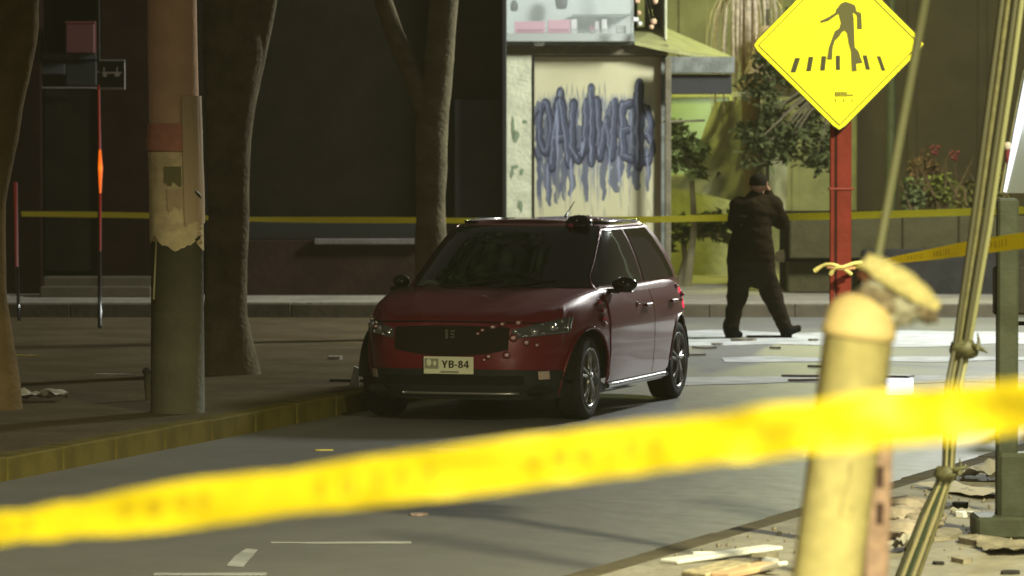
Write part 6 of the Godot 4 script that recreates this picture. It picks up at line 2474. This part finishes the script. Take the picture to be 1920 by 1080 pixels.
	for q in [[1432, 1046, 0.09, "paper_scrap", "flat grey white scrap right behind the long splinter"], [1398, 1058, 0.1, "paper_scrap", "dull scrap between the splinter and the short plank"], [1440, 1058, 0.05, "white_chip", "small chip at the splinter's right end"]]:
		var dd: float = 2.01 * 8000.0 / (q[1] - 248.0)
		shard(Vector3((q[0] - 960.0) * dd / 8000.0, 0.152, -dd), 0.08, q[2], 0.02, 0.4, M.slab if q[2] > 0.06 else M.white, q[3], q[4], "scrap")
	# sacks and papers beyond the bollard
	var nz := noise(55, 0.07, 3)
	var sacks := [[1700, 962, 0.13, 0.045, 0.12, "upper pale sack slumped right of the pink post"], [1690, 985, 0.12, 0.05, 0.13, "middle pale sack in the slumped heap by the pink post"], [1700, 1012, 0.14, 0.05, 0.14, "lowest pale sack of the heap by the pink post"], [1735, 990, 0.1, 0.04, 0.1, "small sack at the right end of the slumped heap"]]
	for q in sacks:
		var dd: float = 2.01 * 8000.0 / (q[1] - 248.0)
		var b := MB.new()
		b.lump(Vector3.ZERO, Vector3(q[2], q[3], q[4]), nz, 0.45, 2.4, 26)
		var o := single("pale_sack", b, M.sack, q[5], "sack", "pale sacks heaped by the pink post")
		o.position = Vector3((q[0] - 960.0) * dd / 8000.0, 0.15 + q[3] * 0.85, -dd)
	sheet(Vector3(2.5491, 0.1500, -23.7100), 0.27, 0.85, 0.35, 0.02, news, "newspaper", "crumpled printed newspaper left of the green stand's foot", "newspaper", 12)
	sheet(Vector3(2.7147, 0.1500, -24.6219), 0.24, 0.5, -0.2, 0.05, M.paper, "paper_sheet", "pale creased sheet farthest back near the green stand", "paper", 13)
	sheet(Vector3(2.4304, 0.1500, -22.2896), 0.14, 0.3, 0.6, 0.02, M.paper, "paper_sheet", "small white sheet just left of the green foot block", "paper", 14)
	sheet(Vector3(1.8834, 0.1500, -20.4118), 0.11, 0.28, -0.4, 0.05, M.paper, "torn_paper", "curled torn paper at the foot of the cable bundle", "paper", 15)
	sheet(Vector3(2.3768, 0.1500, -20.3858), 0.24, 0.4, 0.1, 0.03, M.slab, "flat_card", "flat pale card at the lower right corner", "card", 16)
	shard(Vector3(2.3689, 0.1500, -22.2896), 0.06, 0.055, 0.025, 0.0, M.white, "white_chip", "white oval chip before the printed newspaper", "chip")
	shard(Vector3(2.1037, 0.1500, -19.9035), 0.09, 0.05, 0.022, 0.1, M.slab, "flat_stone", "flat oval stone near the bottom right of the pavement", "stone")
	shard(Vector3(1.9865, 0.1500, -19.8048), 0.05, 0.03, 0.012, 0.4, M.planter_dark, "dark_chip", "dark chip on the pavement right of the cables", "chip")
	shard(Vector3(2.2712, 0.1500, -19.3727), 0.05, 0.06, 0.015, 0.4, M.planter_dark, "dark_chip", "dark chip at the bottom right corner", "chip")
	shard(Vector3(2.3999, 0.1500, -22.7978), 0.07, 0.05, 0.03, 0.2, M.planter_dark, "dark_chip", "dark chip beside the printed newspaper's near edge", "chip")
	shard(Vector3(2.3057, 0.1500, -20.7833), 0.22, 0.12, 0.03, 0.5, M.slab, "broken_slab", "broken pale slab in front of the green foot block", "slab")
	shard(Vector3(2.1521, 0.1500, -21.1966), 0.3, 0.09, 0.02, -0.2, M.slab, "broken_slab", "thin pale slab between the cables and the foot block", "slab")
	var r3 := RandomNumberGenerator.new()
	r3.seed = 5
	var gb := MB.new()
	for i in 420:
		var u := r3.randf()
		var c := Vector2(0.75, -20.7).lerp(Vector2(3.06, -26.9), u * 1.1 - 0.05) + Vector2(r3.randf_range(0.1, 1.6), 0.3)
		gb.lump(Vector3(c.x, 0.155, c.y), Vector3.ONE * r3.randf_range(0.004, 0.014), noise(1, 0.2), 0.4, 2.0, 6)
	var go := part(self, numbered("grit"), gb, M.slab)
	go.set_meta("kind", "stuff")
	tag(go, "loose grit scattered over the right pavement", "grit")


func b_wedge() -> void:
	var b := MB.new()
	b.plate(PackedVector2Array([Vector2(-0.04, 0), Vector2(0.04, 0), Vector2(0.04, 0.14), Vector2(0.0, 0.16)]), Vector3.ZERO, 0.05)
	var o := single("white_wedge", b, M.white, "small white wedge against the car's kerb side", "wedge")
	o.position = Vector3(-1.2507, 0.1500, -33.7528)
